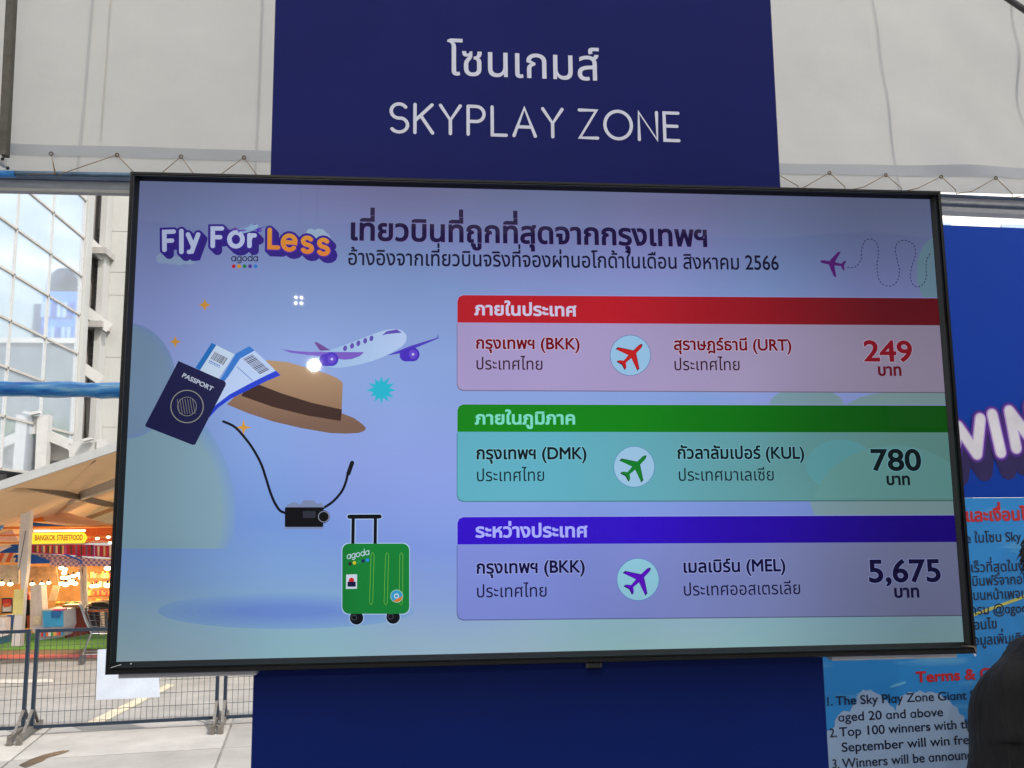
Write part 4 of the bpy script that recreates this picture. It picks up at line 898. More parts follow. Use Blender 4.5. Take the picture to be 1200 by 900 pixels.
one('leg',lambda m:m.tube([Vector((e0.x+.1,13.5,0)),Vector((e0.x+.1,13.5,e0.z))],.05,8),steel,can)
one('leg',lambda m:m.tube([Vector((e1.x+3.1,13.5,0)),Vector((e1.x+3.1,13.5,e1.z-.9))],.05,8),steel,can)
def quad(px,m,name,parent,Y=SY,th=.04,Ys=None):
    b=MB(); Ys=Ys or [Y]*len(px); b.prism([at(x,y,yy) for (x,y),yy in zip(px,Ys)],(0,th,0)); return build(name,b,m,parent)
ow=P('white awning cloth',(240,232,220),rough=.8,transl=.2); og=mat('orange awning cloth',lin((255,160,50)),rough=.8,transl=.2); blu=P('blue awning cloth',(30,96,190),rough=.7,transl=.15); pk=P('pale salmon awning cloth',(252,214,196),rough=.8,transl=.2,var=.15,scale=60); 
# stall one: orange and white awning, yellow sign
s1=thing('market_stall',g_at(60,752),'open food stall with an orange and white striped awning and a yellow sign','stall')
def striped(px0,px1,yt,yb,lean,n,Yt,Yb,ms,parent,name='awning_stripe'):
    for k in range(n):
        a=px0+(px1-px0)*k/n; c=px0+(px1-px0)*(k+1)/n
        quad([(a+lean,yt),(c+lean,yt),(c,yb),(a,yb)],ms[k%2],name,parent,Ys=[Yt,Yt,Yb,Yb],th=.03)
striped(-30,20,594,609,6,10,SY+1,SY,[og,ow],s1)
quad([(-30,609.5),(24,609.5),(24,612),(-30,612)],og,'valance',s1)
quad([(36,595),(40,594.5),(54,611.5),(36,611.5)],og,'awning_sheet',s1,Ys=[SY+1,SY+1,SY,SY])
quad([(41,594.5),(60,596),(136,616),(136,618),(60,613.5),(53,611)],pk,'awning_sheet',s1,Ys=[SY+1,SY+1,SY+.3,SY,SY,SY])
quad([(-30,612),(26,612),(26,617),(-30,617)],blu,'back_panel',s1,SY+.6); quad([(37,612),(58,614),(80,616.5),(37,617)],blu,'back_panel',s1,SY+.6)
orp=P('orange painted tube',(250,140,50),rough=.4)
for (xa,ya,xb,yb,r) in ((-30,619.5,140,616.5,.022),(-30,628.5,36,626.5,.016),(-30,636.5,140,635,.014),(60,631,140,628,.018)):
    one('awning_rail',lambda m:m.tube([g_at(xa,ya,SY-.1),g_at(xb,yb,SY-.1)],r,8),orp,s1)
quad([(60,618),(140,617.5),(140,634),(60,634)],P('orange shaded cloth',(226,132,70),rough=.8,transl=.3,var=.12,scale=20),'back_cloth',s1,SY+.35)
quad([(-30,612),(14,620),(22,634),(-30,634)],P('pale pink poster',(236,206,204),rough=.7,var=.15,scale=6),'back_panel',s1,SY+.5)
one('ball_sign',lambda m:m.ball(g_at(-3,616,SY-.2),.105,14,10),P('blue plastic ball',(60,140,220),rough=.3),s1)
sg=quad([(37,625.5),(38,624.5),(98,624),(100,626.5),(102,630),(100,634),(98,636.5),(38,637.5),(37,636)],P('yellow sign panel',(246,226,50),rough=.5,emis=lin((250,225,60)),es=.35,var=.04),'sign_panel',s1,SY-.18,th=.03)
SP=Plane((0,SY-.182,0)); text('lettering','BANGKOK STREETFOOD',SP,(40.5,633.3),(97,632.7),9,P('salmon sign print',(226,130,70),rough=.5),sg,.002,bold=.03)
one('tube_lamp',lambda m:m.tube([g_at(40,622.3,SY-.22),g_at(100,621.8,SY-.22)],.016,8),mat('white tube light',(1,.95,.8),emis=(1,.93,.72),es=1.6),s1)
mg=P('magenta frame',(190,50,150),rough=.5); rc=[P('stripe colour %d'%i,c,rough=.7) for i,c in enumerate(((190,40,70),(236,214,180),(120,110,150),(206,60,60),(230,190,130),(90,80,70)))]
for i,(xa,ya,xb,yb,ya2,yb2) in enumerate(((37,638.5,76,638.5,648,650),(77.5,638,109.5,638.5,650,652.5),(111,639,136,639.5,652,654))):
    f=quad([(xa,ya),(xb,yb),(xb,yb2),(xa,ya2)],mg,'light_box',s1,SY-.06,th=.06)
    n=15 if i<2 else 10
    for k in range(n):
        a=xa+1+(xb-xa-2)*k/n; c=xa+1+(xb-xa-2)*(k+.92)/n; yl=ya2+(yb2-ya2)*(a-xa)/(xb-xa)-1
        quad([(a,ya+1),(c,ya+1),(c,yl),(a,yl)],rc[(k*5+i)%6 if k%3 else 0],'colour_bar',f,SY-.075,th=.012)
# white square pillar
pil=thing('pillar',g_at(20,757,SY-.6),'white square pillar standing in front of the stalls at the left edge','pillar')
wpm=P('white pillar paint',(232,226,222),rough=.6,var=.06,scale=5)
def pill(m):
    a=[(24.5,594),(36,594),(31.5,668),(28.5,690),(24,757),(13,757),(17,722),(24.5,690),(24,668),(20.5,665)]
    m.prism([g_at(x,y,SY-.6) for x,y in a],(0,.14,0))
one('shaft',pill,wpm,pil)
one('notice',lambda m:m.prism([g_at(x,y,SY-.62) for x,y in ((16.5,691),(28,690.5),(26.5,720),(14.5,720.5))],(0,.012,0)),P('pale yellow notice',(246,232,150),rough=.6),pil)
one('conduit',lambda m:m.tube([g_at(22,668,SY-.63),g_at(27,640,SY-.63),g_at(30,622,SY-.63)],.006,5),P('dark cable',(60,60,66)),pil)
# stall two: blue awning with checked valance
s2=thing('market_stall',g_at(90,748,SY+.4),'stall with a blue awning, checked valance and a brown serving counter','stall')
chk=bpy.data.materials.new('checked cloth'); chk.use_nodes=True
def ck(m):
    nt=m.node_tree;N=nt.nodes;L=nt.links;b=N['Principled BSDF']; tc=N.new('ShaderNodeTexCoord'); c=N.new('ShaderNodeTexChecker'); c.inputs['Scale'].default_value=22; c.inputs[1].default_value=lin((240,190,180))+(1,); c.inputs[2].default_value=lin((150,120,150))+(1,); L.new(tc.outputs['Object'],c.inputs[0]); L.new(c.outputs[0],b.inputs[0]); b.inputs['Roughness'].default_value=.8
ck(chk)
quad([(-30,640),(14,640),(-4,648),(-30,656)],P('pale poster cloth',(236,226,220),rough=.8),'side_panel',s2,SY+.1); quad([(14,638),(22,638),(21,648),(-2,648)],blu,'side_panel',s2,SY+.15)
striped(-24,16,648,659,5,8,SY-.1,SY-.5,[P('red stripe cloth',(226,120,90),rough=.8),ow],s2); quad([(18,650),(22,650),(21,659),(9,659)],blu,'awning_sheet',s2,SY-.3)
quad([(32,649),(36,649),(58,657),(58,660),(32,661)],blu,'awning_sheet',s2,SY-.3)
quad([(38,649.5),(62,650),(136,657),(136,664),(96,663),(60,658)],chk,'awning_sheet',s2,SY-.2)
for k in range(13): 
    a=58+k*2.9; quad([(a,656+.25*k*.4),(a+2.7,656+.25*k*.4),(a+2.5,662.5+.1*k),(a+1.3,664+.1*k),(a+.2,662.5+.1*k)],chk,'valance_flap',s2,SY-.42,th=.01)
one('trim',lambda m:m.tube([g_at(76,649.5,SY-.44),g_at(95,657,SY-.44),g_at(96,661,SY-.44)],.018,6),P('blue trim',(50,100,190),rough=.5),s2)
quad([(-60,655),(140,655),(140,742),(-60,742)],P('warm stall back wall',(206,150,96),rough=.8,var=.3,scale=3),'back_wall',s2,SY+2.2)
bw=P('dark brown serving counter',(112,46,30),rough=.35,var=.12,scale=6)
one('counter',lambda m:m.prism([g_at(x,y,SY+.1) for x,y in ((75,712),(99,712),(99.5,744),(76,748))],(0,.8,0)),bw,s2)
one('counter_top',lambda m:m.prism([g_at(x,y,SY+.05) for x,y in ((73,709),(101,708.5),(101,712.5),(73,713))],(0,.9,0)),P('counter top wood',(150,110,70),rough=.4),s2)
post_m=P('cream stall post',(226,206,176),rough=.7)
for xa,xb,ya,yb in ((99,100.5,664,716),(96,98,664,712)): one('post',lambda m:m.beam(g_at(xa,ya,SY),g_at(xb,yb,SY),.07,.07),post_m,s2)
quad([(34,664),(66,664),(68,684),(34,686)],P('dim beige poster',(196,152,104),rough=.7,var=.35,scale=9),'menu_banner',s2,SY+.3)
quad([(-30,662),(22,662),(22,684),(-30,684)],P('grey menu banner',(200,186,166),rough=.7,var=.3,scale=8),'menu_banner',s2,SY+.3)
quad([(62,686),(70,686),(65,704),(56,704)],P('pale hanging cloth',(236,206,160),rough=.8),'curtain',s2,SY+.2)
quad([(98,666),(101,666),(103,712),(95,712)],P('pale curtain cloth',(224,196,160),rough=.8,var=.15),'curtain',s2,SY+.15)
# white menu stand, fridge, goods
def boxthing(name,px,Y,dep,m,label,cat,group=None):
    b=MB(); b.prism([at(x,y,Y) for x,y in px],(0,dep,0)); o=build(name,b,m,origin=at(px[-1][0],px[-1][1],Y)); return tag(o,label,cat,group)
ms_=boxthing('menu_stand',[(36,686),(48,686),(50,716),(50,742),(40,742),(35,736)],SY-.3,.25,P('white menu stand board',(226,214,204),rough=.7,var=.12,scale=7),'tall white menu stand to the right of the white pillar','menu stand')
quad([(39,722),(48,722),(48,732),(39,732)],P('cream leaflet',(246,226,190),rough=.7,var=.2,scale=30),'leaflet',ms_,SY-.32,th=.01)
fr=boxthing('display_freezer',[(49,715),(74.5,715),(75,735),(70,747),(41,750.5),(41,736),(49,734)],SY-.5,.7,P('grey freezer body',(170,176,184),rough=.4,var=.1),'display freezer with a blue poster front and packets beneath','freezer')
quad([(50,716.5),(74,716),(74,734),(51,735)],P('light blue poster',(60,160,206),rough=.5,var=.2,scale=5),'poster',fr,SY-.52,th=.01)
quad([(60,716.5),(72,716.3),(70,724),(60,724)],P('deep blue print patch',(34,110,176),rough=.5),'poster_patch',fr,SY-.535,th=.008)
pc=[P('packet colour %d'%i,c,rough=.45) for i,c in enumerate(((226,60,50),(250,190,90),(240,236,226),(60,150,190),(250,150,120),(90,170,80),(236,110,60)))]
random.seed(21)
for k in range(9):
    x=48+k*2.9; quad([(x,738+random.random()),(x+2.6,737.6),(x+2.6,746-k*.25),(x,746.6-k*.25)],pc[k*3%7],'packet',fr,SY-.56,th=.05)
quad([(62,714),(74,713.4),(74,715.4),(62,715.8)],P('pink shelf edge',(230,70,130),rough=.5),'lid_edge',fr,SY-.53,th=.2)
# left edge: menu board, coolers
ml=boxthing('menu_board',[(2,701),(14,700.5),(14.5,718),(2,719)],SY-.4,.04,P('black board frame',(40,34,36),rough=.5),'small black framed picture board at the left edge beside the pillar','menu board')
quad([(3,702.5),(13,702),(13.3,709),(3,709.5)],pc[0],'picture_patch',ml,SY-.41,th=.006); quad([(3,709.8),(13.3,709.4),(13.4,716.5),(3,717)],pc[2],'picture_patch',ml,SY-.41,th=.006); quad([(4,707),(12,706),(12,711),(4,712)],pc[6],'picture_patch',ml,SY-.42,th=.006)
cb=boxthing('cooler_box',[(-20,724),(10,722),(13,728),(12,752),(-20,760)],SY-.45,.4,P('teal cooler plastic',(70,130,150),rough=.5,var=.15),'teal cooler box with a blue lid at the lower left edge of the stalls','cooler')
quad([(8,721),(14,720.5),(13.5,734),(9,734)],P('bright blue lid',(40,110,200),rough=.4),'lid',cb,SY-.47,th=.3)
bk=boxthing('paper_bucket',[(-4,724),(7,724),(6,745),(-3,747)],SY-.75,.2,P('white paper print',(236,222,214),rough=.6,var=.2,scale=8),'white and pink paper bucket on the green carpet at the left edge','bucket')
# shelf of goods on the right
sh=thing('goods_shelf',g_at(118,745,SY+1),'lit shelf of orange and yellow snack packets beside the display edge','shelf')
random.seed(31)
one('rack',lambda m:[m.prism([g_at(x,y,SY+1.0) for x,y in ((101,yy),(136,yy),(136,yy+1),(101,yy+1))],(0,.5,0)) for yy in (677,688,698,706)],P('shelf wood',(120,84,54),rough=.6),sh)
for yy,h in ((677,8),(688,7.5),(698,7),(706,5)):
    x=102
    while x<136:
        w=random.uniform(1.8,3.4); hh=h*random.uniform(.6,.95); quad([(x,yy-hh),(x+w*.93,yy-hh),(x+w*.93,yy-.1),(x,yy-.1)],P('goods %d'%random.randrange(5),random.choice(((240,130,50),(250,190,70),(216,70,40),(250,216,120),(170,60,40))),rough=.4) if False else pc[random.choice((0,1,1,6,6,4))],'packet',sh,SY+.98,th=.1); x+=w
tb=thing('black_table',g_at(118,742,SY+.3),'black covered table in front of the lit snack shelf','table')
one('cloth',lambda m:m.prism([g_at(x,y,SY+.35) for x,y in ((103,708),(108,706),(121,705.5),(127,708),(136,708),(136,714),(103,714))],(0,.5,0)),P('black table cloth',(16,16,18),rough=.8),tb)
one('shelf_board',lambda m:m.prism([g_at(x,y,SY+.35) for x,y in ((103,714),(136,714),(136,717),(103,717))],(0,.5,0)),P('orange wood edge',(206,120,60),rough=.6),tb)
one('under_box',lambda m:m.prism([g_at(x,y,SY+.4) for x,y in ((103,717),(118,717),(118,742),(103,743))],(0,.4,0)),P('dark crate',(40,34,36),rough=.7),tb)
one('leg',lambda m:m.beam(g_at(120,717,SY+.36),g_at(120,744,SY+.36),.06,.06),post_m,tb)
bg_=boxthing('black_bag',[(28.5,697),(30,694.5),(32.5,694.5),(34.5,698),(35,722),(33,736),(28,736),(27.5,722)],SY+.0,.25,P('black bag cloth',(24,22,26),rough=.7,bump=.3,bscale=8),'tall black bag with a red top behind the white pillar','bag')
quad([(28.6,697),(30,694),(32.5,694),(34.4,698),(34,703),(29,703)],P('red bag top',(220,80,60),rough=.6),'top_flap',bg_,SY-.02,th=.26)
quad([(31,722),(34.5,721),(34,735),(32,736)],P('rust orange patch',(196,96,60),rough=.6),'side_patch',bg_,SY-.015,th=.01)
# food on the counter: trays
for k in range(6):
    x=66+k*5.4; c=((250,190,70),(236,150,60),(120,150,60),(250,220,140),(90,130,50),(240,120,60))[k]
    b=MB(); b.ball(g_at(x+2,707,SY+.4),.055,10,6,(1,1,.6)); tag(build('food_tray',b,P('food colour %d'%k,c,rough=.6,var=.3,scale=40),origin=g_at(x+2,709,SY+.4)),('heap of yellow snacks at the left end of the brown counter','heap of orange snacks, second from the left on the counter','heap of green leaves in the middle of the counter','heap of pale snacks right of the green leaves','dark green heap near the right end of the counter','orange heap at the right end of the counter')[k],'food')
# lamps of the stalls
bulbm=mat('warm bulb glass',(1,.9,.6),emis=(1,.84,.48),es=3.2,rough=.4)
bspots=[(2,684,.05),(12,684.5,.05),(38,684.5,.045),(49,684.5,.045),(57,683,.04),(72,665.5,.05),(76,667.5,.05),(75,671.5,.045),(74,677,.05),(80,677,.05),(86,675,.05),(93,673,.06),(97,677,.07),(72,684,.05),(77,685,.06),(84,682,.06),(88,684,.05),(98,668,.05),(108,687,.05),(113,686.5,.05),(126,686,.06),(126,666,.06),(114,631,.035),(127,629.5,.035),(129,636,.03),(50,700,.0)]
blab=['warm bulb at the far left edge under the grey banner','warm bulb under the grey banner, left of the white pillar','warm bulb just right of the white pillar','warm bulb above the white menu stand','warm bulb above the display freezer','topmost round bulb of the cluster under the checked awning','bulb just below the topmost one of the cluster','third bulb down at the left side of the cluster','leftmost bulb in the middle row of the cluster','second bulb in the middle row of the cluster','third bulb in the middle row of the cluster','upper bulb at the right side of the cluster','large bright bulb at the right end of the cluster','leftmost bulb in the bottom row of the cluster','large second bulb in the bottom row of the cluster','third bulb in the bottom row of the cluster','rightmost bulb in the bottom row of the cluster','highest bulb at the right side of the cluster, beside the curtain','left one of the bulbs over the snack shelf','middle one of the bulbs over the snack shelf','right bulb over the snack shelf by the display edge','flat bulb under the awning by the display edge','small bulb right of the yellow sign','small bulb on the orange cloth by the display edge','smallest bulb, just under the orange cloth by the display edge','']
for x,y,r in bspots:
    if r<=0: continue
    Y=SY-.35 if y<660 else SY+.1
    q=g_at(x,y,Y); t=thing('festoon_bulb',q,blab[bspots.index((x,y,r))],'light bulb','warm festoon bulbs of the market stalls')
    one('glass',lambda m:m.ball(q,r*.9,10,7,(1.15,1,.75)),bulbm,t); one('socket',lambda m:m.tube([q+Vector((0,0,r*.6)),q+Vector((0,0,r*1.5))],r*.35,7),P('black bolt',(30,30,32)),t)
for x,y,e in ((85,678,26),(20,682,12),(118,684,14)):
    l=bpy.data.lights.new('stall_light','POINT'); l.energy=e*1.1; l.color=(1,.66,.32); l.shadow_soft_size=.25; o=bpy.data.objects.new('stall_light',l); COL.objects.link(o); o.location=g_at(x,y,SY+.9)
# ================================================================== glass building to the left
GX=-16.0
gb_=thing('glass_building',atX(60,600,GX)*1.0,'tall building with a mirrored glass wall and a pale concrete end, behind the stalls','building')
gb_.location.z=0
YF=atX(91,400,GX).y; ZT=30.
glass=mat('mirror glass',(.10,.13,.17),rough=.03,var=.04,scale=.3,spec=1.0,metal=0.); 
gn=glass.node_tree.nodes['Principled BSDF']; gn.inputs['Metallic'].default_value=.62; 
mx=[n for n in glass.node_tree.nodes if n.type=='MIX'][0]; mx.inputs[6].default_value=(.62,.68,.76,1); mx.inputs[7].default_value=(.72,.78,.84,1)
mull=P('pale mullion',(166,168,168),rough=.5,var=.08); 
zl=[atX(0,254.7,GX).z,atX(0,314.7,GX).z,atX(0,373.5,GX).z,atX(0,428,GX).z]
dz=(zl[0]-zl[3])/3; zb=zl[3]-2*dz-.2
levels=[zb]+[zl[3]-dz*1.02]+[zl[3]+dz*k for k in range(0,13)]
ycols=[YF]; y20=atX(17,300,GX).y; y62=atX(59,300,GX).y
dy=(YF-y20)/2; ycols=[YF-dy*k for k in range(0,9)]
ycols[1]=y62; ycols[2]=y20
glass_tilt=[]
random.seed(13)
for i in range(len(ycols)-1):
    for j in range(len(levels)-1):
        ya,yb=ycols[i+1]+.05,ycols[i]-.05; za,zb_=levels[j]+.04,levels[j+1]-.04
        t1,t2=random.uniform(-.003,.003),random.uniform(-.003,.003)
        b=MB(); b.prism([(GX,ya,za),(GX+t1,yb,za),(GX+t1+t2,yb,zb_),(GX+t2,ya,zb_)],(-.04,0,0)); build('pane',b,glass,gb_)
for y in ycols: one('mullion',lambda m:m.box((GX-.02,y-.04,levels[0]),(GX+.06,y+.04,levels[-1])),mull,gb_)
for z in levels: one('transom',lambda m:m.box((GX-.02,ycols[-1],z-.045),(GX+.06,YF,z+.045)),P('grey transom',(168,164,158),rough=.5),gb_)
one('core',lambda m:m.box((GX-9,ycols[-1]-6,levels[0]),(GX-.06,YF-.1,levels[-1]+1)),P('dark interior',(60,64,70),rough=.7),gb_)
conc=P('pale rendered concrete',(160,161,159),rough=.8,var=.07,scale=.9,bump=.2,bscale=6,stretch=(1,1,.4))
concg=P('grey weathered concrete',(150,148,145),rough=.85,var=.14,scale=1.6,stretch=(1,1,.3))
# concrete end: pier, recess with ledges, far wall
one('pier',lambda m:m.box((GX-.6,YF+.06,0),(GX+.16,YF+.75,ZT)),conc,gb_)
def Xat(px,Y): return at(px,400,Y).x
WYY=YF+3.0
one('wall',lambda m:m.box((GX-4,WYY,0),(GX+1.15,WYY+5,ZT)),conc,gb_)
for px,w in ((101,.5),(121,.28)): one('column',lambda m:m.box((Xat(px,WYY)-w/2,WYY-.9,0),(Xat(px,WYY)+w/2,WYY-.01,ZT)),conc if px>110 else concg,gb_)
def zt(py,Y,px=110): return at(px,py,Y).z
for py in (301,385): one('ledge',lambda m:m.box((Xat(93,WYY)+.1,WYY-1.3,zt(py+4,WYY)),(Xat(124,WYY)+.2,WYY-.02,zt(py-3,WYY))),concg,gb_)
for a,c in (((96,362),(128,385)),((98,278),(122,302)),((92,428),(118,446))): one('brace',lambda m:m.beam(at(a[0],a[1],WYY-1.4),at(c[0],c[1],WYY-.8),.22,.5),conc,gb_)
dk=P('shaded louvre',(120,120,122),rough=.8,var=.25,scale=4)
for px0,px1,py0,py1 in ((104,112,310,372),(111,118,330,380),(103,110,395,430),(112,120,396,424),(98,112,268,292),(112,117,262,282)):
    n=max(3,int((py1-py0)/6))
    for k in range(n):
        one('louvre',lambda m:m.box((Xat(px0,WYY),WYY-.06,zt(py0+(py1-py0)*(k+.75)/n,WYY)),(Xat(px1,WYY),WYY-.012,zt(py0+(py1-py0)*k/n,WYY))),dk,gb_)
for py in (270,318,345,418,500): one('joint',lambda m:m.box((Xat(124,WYY),WYY-.012,zt(py+.6,WYY)),(Xat(148,WYY),WYY+.01,zt(py,WYY))),concg,gb_)
# arched niche low on the concrete wall
def niche(m):
    px=[(101,515),(101,470),(103,466),(107,468),(111,476),(114,490),(115,515)]; m.prism([at(x,y,WYY-.35) for x,y in px],(0,.3,0))
one('arch_niche',niche,concg,gb_); one('arch_pier',lambda m:m.prism([at(x,y,WYY-.5) for x,y in ((107,462),(116,462),(116,515),(113,515),(114,490),(112,476),(108,467))],(0,.45,0)),conc,gb_)
# white steel balcony in front of the facade
wst=P('white painted steel',(168,168,166),rough=.5,var=.08,scale=3)
bal=thing('steel_walkway',(GX+1,YF-6,0),'white steel walkway frame with posts and brackets below the glass wall','walkway')
YB=YF-4.5
def bprism(name,px,Y,dep,m_): b=MB(); b.prism([at(x,y,Y) for x,y in px],(0,dep,0)); return build(name,b,m_,bal)
bprism('post',[(43.5,487),(57,486),(53,549),(40.5,556)],YB,.45,wst)
bprism('beam',[(8,489),(45,487.5),(45,508),(7,512)],YB+.1,.3,wst)
bprism('deck_edge',[(56,504),(86,517),(82,527),(54,516)],YB+.3,.3,wst)
bprism('beam',[(81,518),(113,516),(112,530),(81,536)],YB+.3,.4,wst); bprism('post',[(113,515),(123,514.5),(122,560),(112,560)],YB+.2,.4,wst)
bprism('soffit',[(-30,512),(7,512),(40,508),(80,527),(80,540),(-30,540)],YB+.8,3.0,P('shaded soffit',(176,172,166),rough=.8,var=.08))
bprism('bracket',[(29,484),(44,481),(46,484),(32,487)],YB-.2,.3,wst); bprism('bracket',[(94,515),(104,512.5),(108,514.5),(97,517.5)],YB-.1,.3,wst)
bprism('bracket',[(-30,487),(8,489),(7,500),(-30,500)],YB+.2,.3,wst)
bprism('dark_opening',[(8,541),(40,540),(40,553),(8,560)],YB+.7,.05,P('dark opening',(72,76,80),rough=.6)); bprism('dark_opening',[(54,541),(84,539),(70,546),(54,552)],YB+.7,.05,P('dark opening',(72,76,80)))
bprism('wall_panel',[(-40,540),(140,536),(140,600),(-40,600)],YB+.9,.3,conc)
# pale building seen through the slit above the backdrop
fb=thing('pale_building',(16,60,0),'pale rendered building glimpsed in the gap above the blue backdrop','building')
one('wall',lambda m:m.box((8,60,0),(60,80,26)),P('sunlit white render',(236,234,230),rough=.8,var=.08,scale=.3),fb)
for k in range(7):
    for j in range(6): one('window',lambda m:m.box((11+k*6,59.9,3+j*3.6),(13.2+k*6,59.98,5+j*3.6)),P('blue grey glass',(150,170,190),rough=.1,spec=.8),fb)
# what the mirrored glass shows: a blue glass tower, a grey block and trees across the street
def mir(px,py,dist_Y): q=atX(px,py,GX); d=ray(px,py); t=(dist_Y-CP.y)/d.y; p=CP+d*t; return Vector((2*GX-p.x,p.y,p.z))
tw=thing('blue_tower',(0,80,0),'slender blue glass tower mirrored in the curtain wall','building')
tA=mir(93,330,84); tB=mir(28,420,84)
tx0,tx1=sorted((tA.x,tB.x)); tz=mir(70,341,84).z
blg=P('blue tower glass',(70,130,210),rough=.25,var=.15,scale=.4); blw=P('pale tower frame',(150,184,226),rough=.5)
xc=(tx0+tx1)/2
one('shaft',lambda m:m.box((tx0,84,0),(tx1-(tx1-tx0)*.32,92,tz)),blg,tw)
one('wing',lambda m:m.box((tx1-(tx1-tx0)*.31,85.5,0),(tx1,92,tz*.965)),P('dark tower side',(46,70,100),rough=.4,var=.2,scale=.6),tw)
one('crown',lambda m:m.grid(lambda u,v:Vector((tx0+(tx1-tx0)*.34+(tx1-tx0)*.34*cos(PI*u),84+8*v,tz+2.2*sin(PI*u))),14,1),P('grey vault roof',(190,196,196),rough=.5),tw)
for k in range(6):
    for j in range(9):
        xx=tx0+.4+(tx1-tx0)*.64*k/6; one('window',lambda m:m.box((xx,83.88,tz-2.4-j*2.3),(xx+(tx1-tx0)*.07,83.99,tz-1.-j*2.3)),blw if (k+j)%3 else P('deep tower glass',(40,84,170),rough=.2),tw)
gk=thing('grey_block',(4,70,0),'low dark grey block mirrored low in the curtain wall','building')
gz=mir(30,402,72).z
one('wall',lambda m:m.box((mir(100,400,72).x-30,72,0),(mir(-60,400,72).x,78,gz)),P('slate grey wall',(98,112,118),rough=.6,var=.15,scale=.5),gk)
one('parapet',lambda m:m.box((mir(100,400,72).x-30,71.8,gz),(mir(-60,400,72).x,78.2,gz+.4)),P('pale parapet',(190,190,184),rough=.6),gk)
leafm=[P('leaf green %d'%i,c,rough=.6,transl=.25) for i,c in enumerate(((62,92,44),(84,116,56),(48,76,40)))]
def tree(x,y,h,lab,seed):
    random.seed(seed); t=thing('street_tree',(x,y,0),lab,'tree','trees across the street')
    def tr(m):
        m.tube([Vector((x,y,0)),Vector((x+.1,y,h*.3)),Vector((x-.1,y+.1,h*.55))],[.22,.16,.09],8)
        for k in range(6):
            a=random.random()*6.28; m.tube([Vector((x,y,h*(.3+.04*k))),Vector((x+cos(a)*h*.18,y+sin(a)*h*.18,h*(.5+.05*k)))],[.09,.03],6)
    one('trunk',tr,P('tree bark',(92,76,60),rough=.9,var=.2),t)
    cr=MB(); cl_=[(Vector((x+random.gauss(0,h*.15),y+random.gauss(0,h*.15),h*random.uniform(.45,.95))),random.uniform(.10,.17)*h) for k in range(22)]
    for c,r in cl_:
        cr.cur=random.randrange(3)
        for k in range(90):
            d=Vector((random.gauss(0,1),random.gauss(0,1),random.gauss(0,1))).normalized()*r*random.uniform(.4,1); p=c+d; s=.16
            u=Vector((random.gauss(0,1),random.gauss(0,1),random.gauss(0,.6))).normalized(); v=u.orthogonal().normalized()
            cr.raw([p-u*s,p+v*s*.6,p+u*s,p-v*s*.6],[(0,1,2,3)])
    build('crown',cr,leafm,t)
m1=mir(20,475,66); m2=mir(74,475,68); m3=mir(48,480,71.2)
tree(m1.x,66,10,'leafy green tree across the street, nearest the glass building',41); tree(m2.x,68,9.5,'leafy green tree across the street, the middle one',42); tree(m3.x,70.5,9,'leafy green tree across the street, furthest to the right',43)

# ---- unseen block added behind the camera to keep low sky off the display
ob=thing('sky_blocker',(0,-30,0),'grey windowed block added behind the camera to hide the low sky from the display','building')
one('wall',lambda m:m.box((-45,-38,0),(45,-26,19)),P('grey rendered wall',(120,118,114),rough=.8,var=.12,scale=.4),ob)
wg=P('dark blocker glass',(40,50,60),rough=.1,spec=.8)
for k in range(14):
    for j in range(5): one('window',lambda m:m.box((-40+k*6,-25.99,1.5+j*3.5),(-36.2+k*6,-25.9,3.7+j*3.5)),wg if (k*3+j)%7 else P('pale blind',(170,168,160)),ob)
# ================================================================== lamps behind the photographer, seen mirrored in the display
def mirror_at(px,py,Yb):
    q=at(px,py,0.0); d=(q-CP); t=(Yb)/d.y; p=q+Vector((d.x,-d.y,d.z))*(abs(Yb)/d.y); return p
lh=P('black lamp housing',(30,30,32),rough=.4)
def floodlamp(px,py,Yb,r,e,lab,nled):
    q=mirror_at(px,py,Yb); aim=(at(px,py,0)-q).normalized(); t=thing('flood_lamp',q,lab,'flood lamp')
    sd=Vector((0,0,1)).cross(aim).normalized(); up=aim.cross(sd)
    one('housing',lambda m:m.prism([q+sd*(sx*r*1.35)+up*(sz*r*1.35)-aim*.012 for sx,sz in ((-1,-1),(1,-1),(1,1),(-1,1))],-aim*.08),lh,t)
    lm=mat('lamp light %g'%e,(1,1,1),emis=(1,.93,.80),es=e)
    for k in range(nled):
        off=Vector((0,0,0)) if nled==1 else sd*(r*.6*(1 if k%2 else -1))+up*(r*.62*(1 if k>1 else -1)); rr_=r if nled==1 else r*.30
        one('lens',lambda m:m.raw([q+off+(sd*cos(2*PI*i/16)+up*sin(2*PI*i/16))*rr_-aim*.004 for i in range(16)],[list(range(16))]),lm,t)
    one('yoke',lambda m:m.tube([q-aim*.05+sd*r*1.5,q-aim*.05+sd*r*1.5+Vector((0,0,r*2)),q-aim*.05-sd*r*1.5+Vector((0,0,r*2)),q-aim*.05-sd*r*1.5],.008,6),lh,t)
    one('hanger',lambda m:m.tube([q-aim*.05+Vector((0,0,r*2)),Vector((q.x,q.y,5.2))],.008,6),lh,t)
floodlamp(368,428,-4.6,.036,1100,'bright flood lamp hanging behind the photographer, mirrored as a glare on the display',1)
floodlamp(350,352,-4.9,.032,150,'small four lens lamp hanging behind the photographer, mirrored near the logo',4)

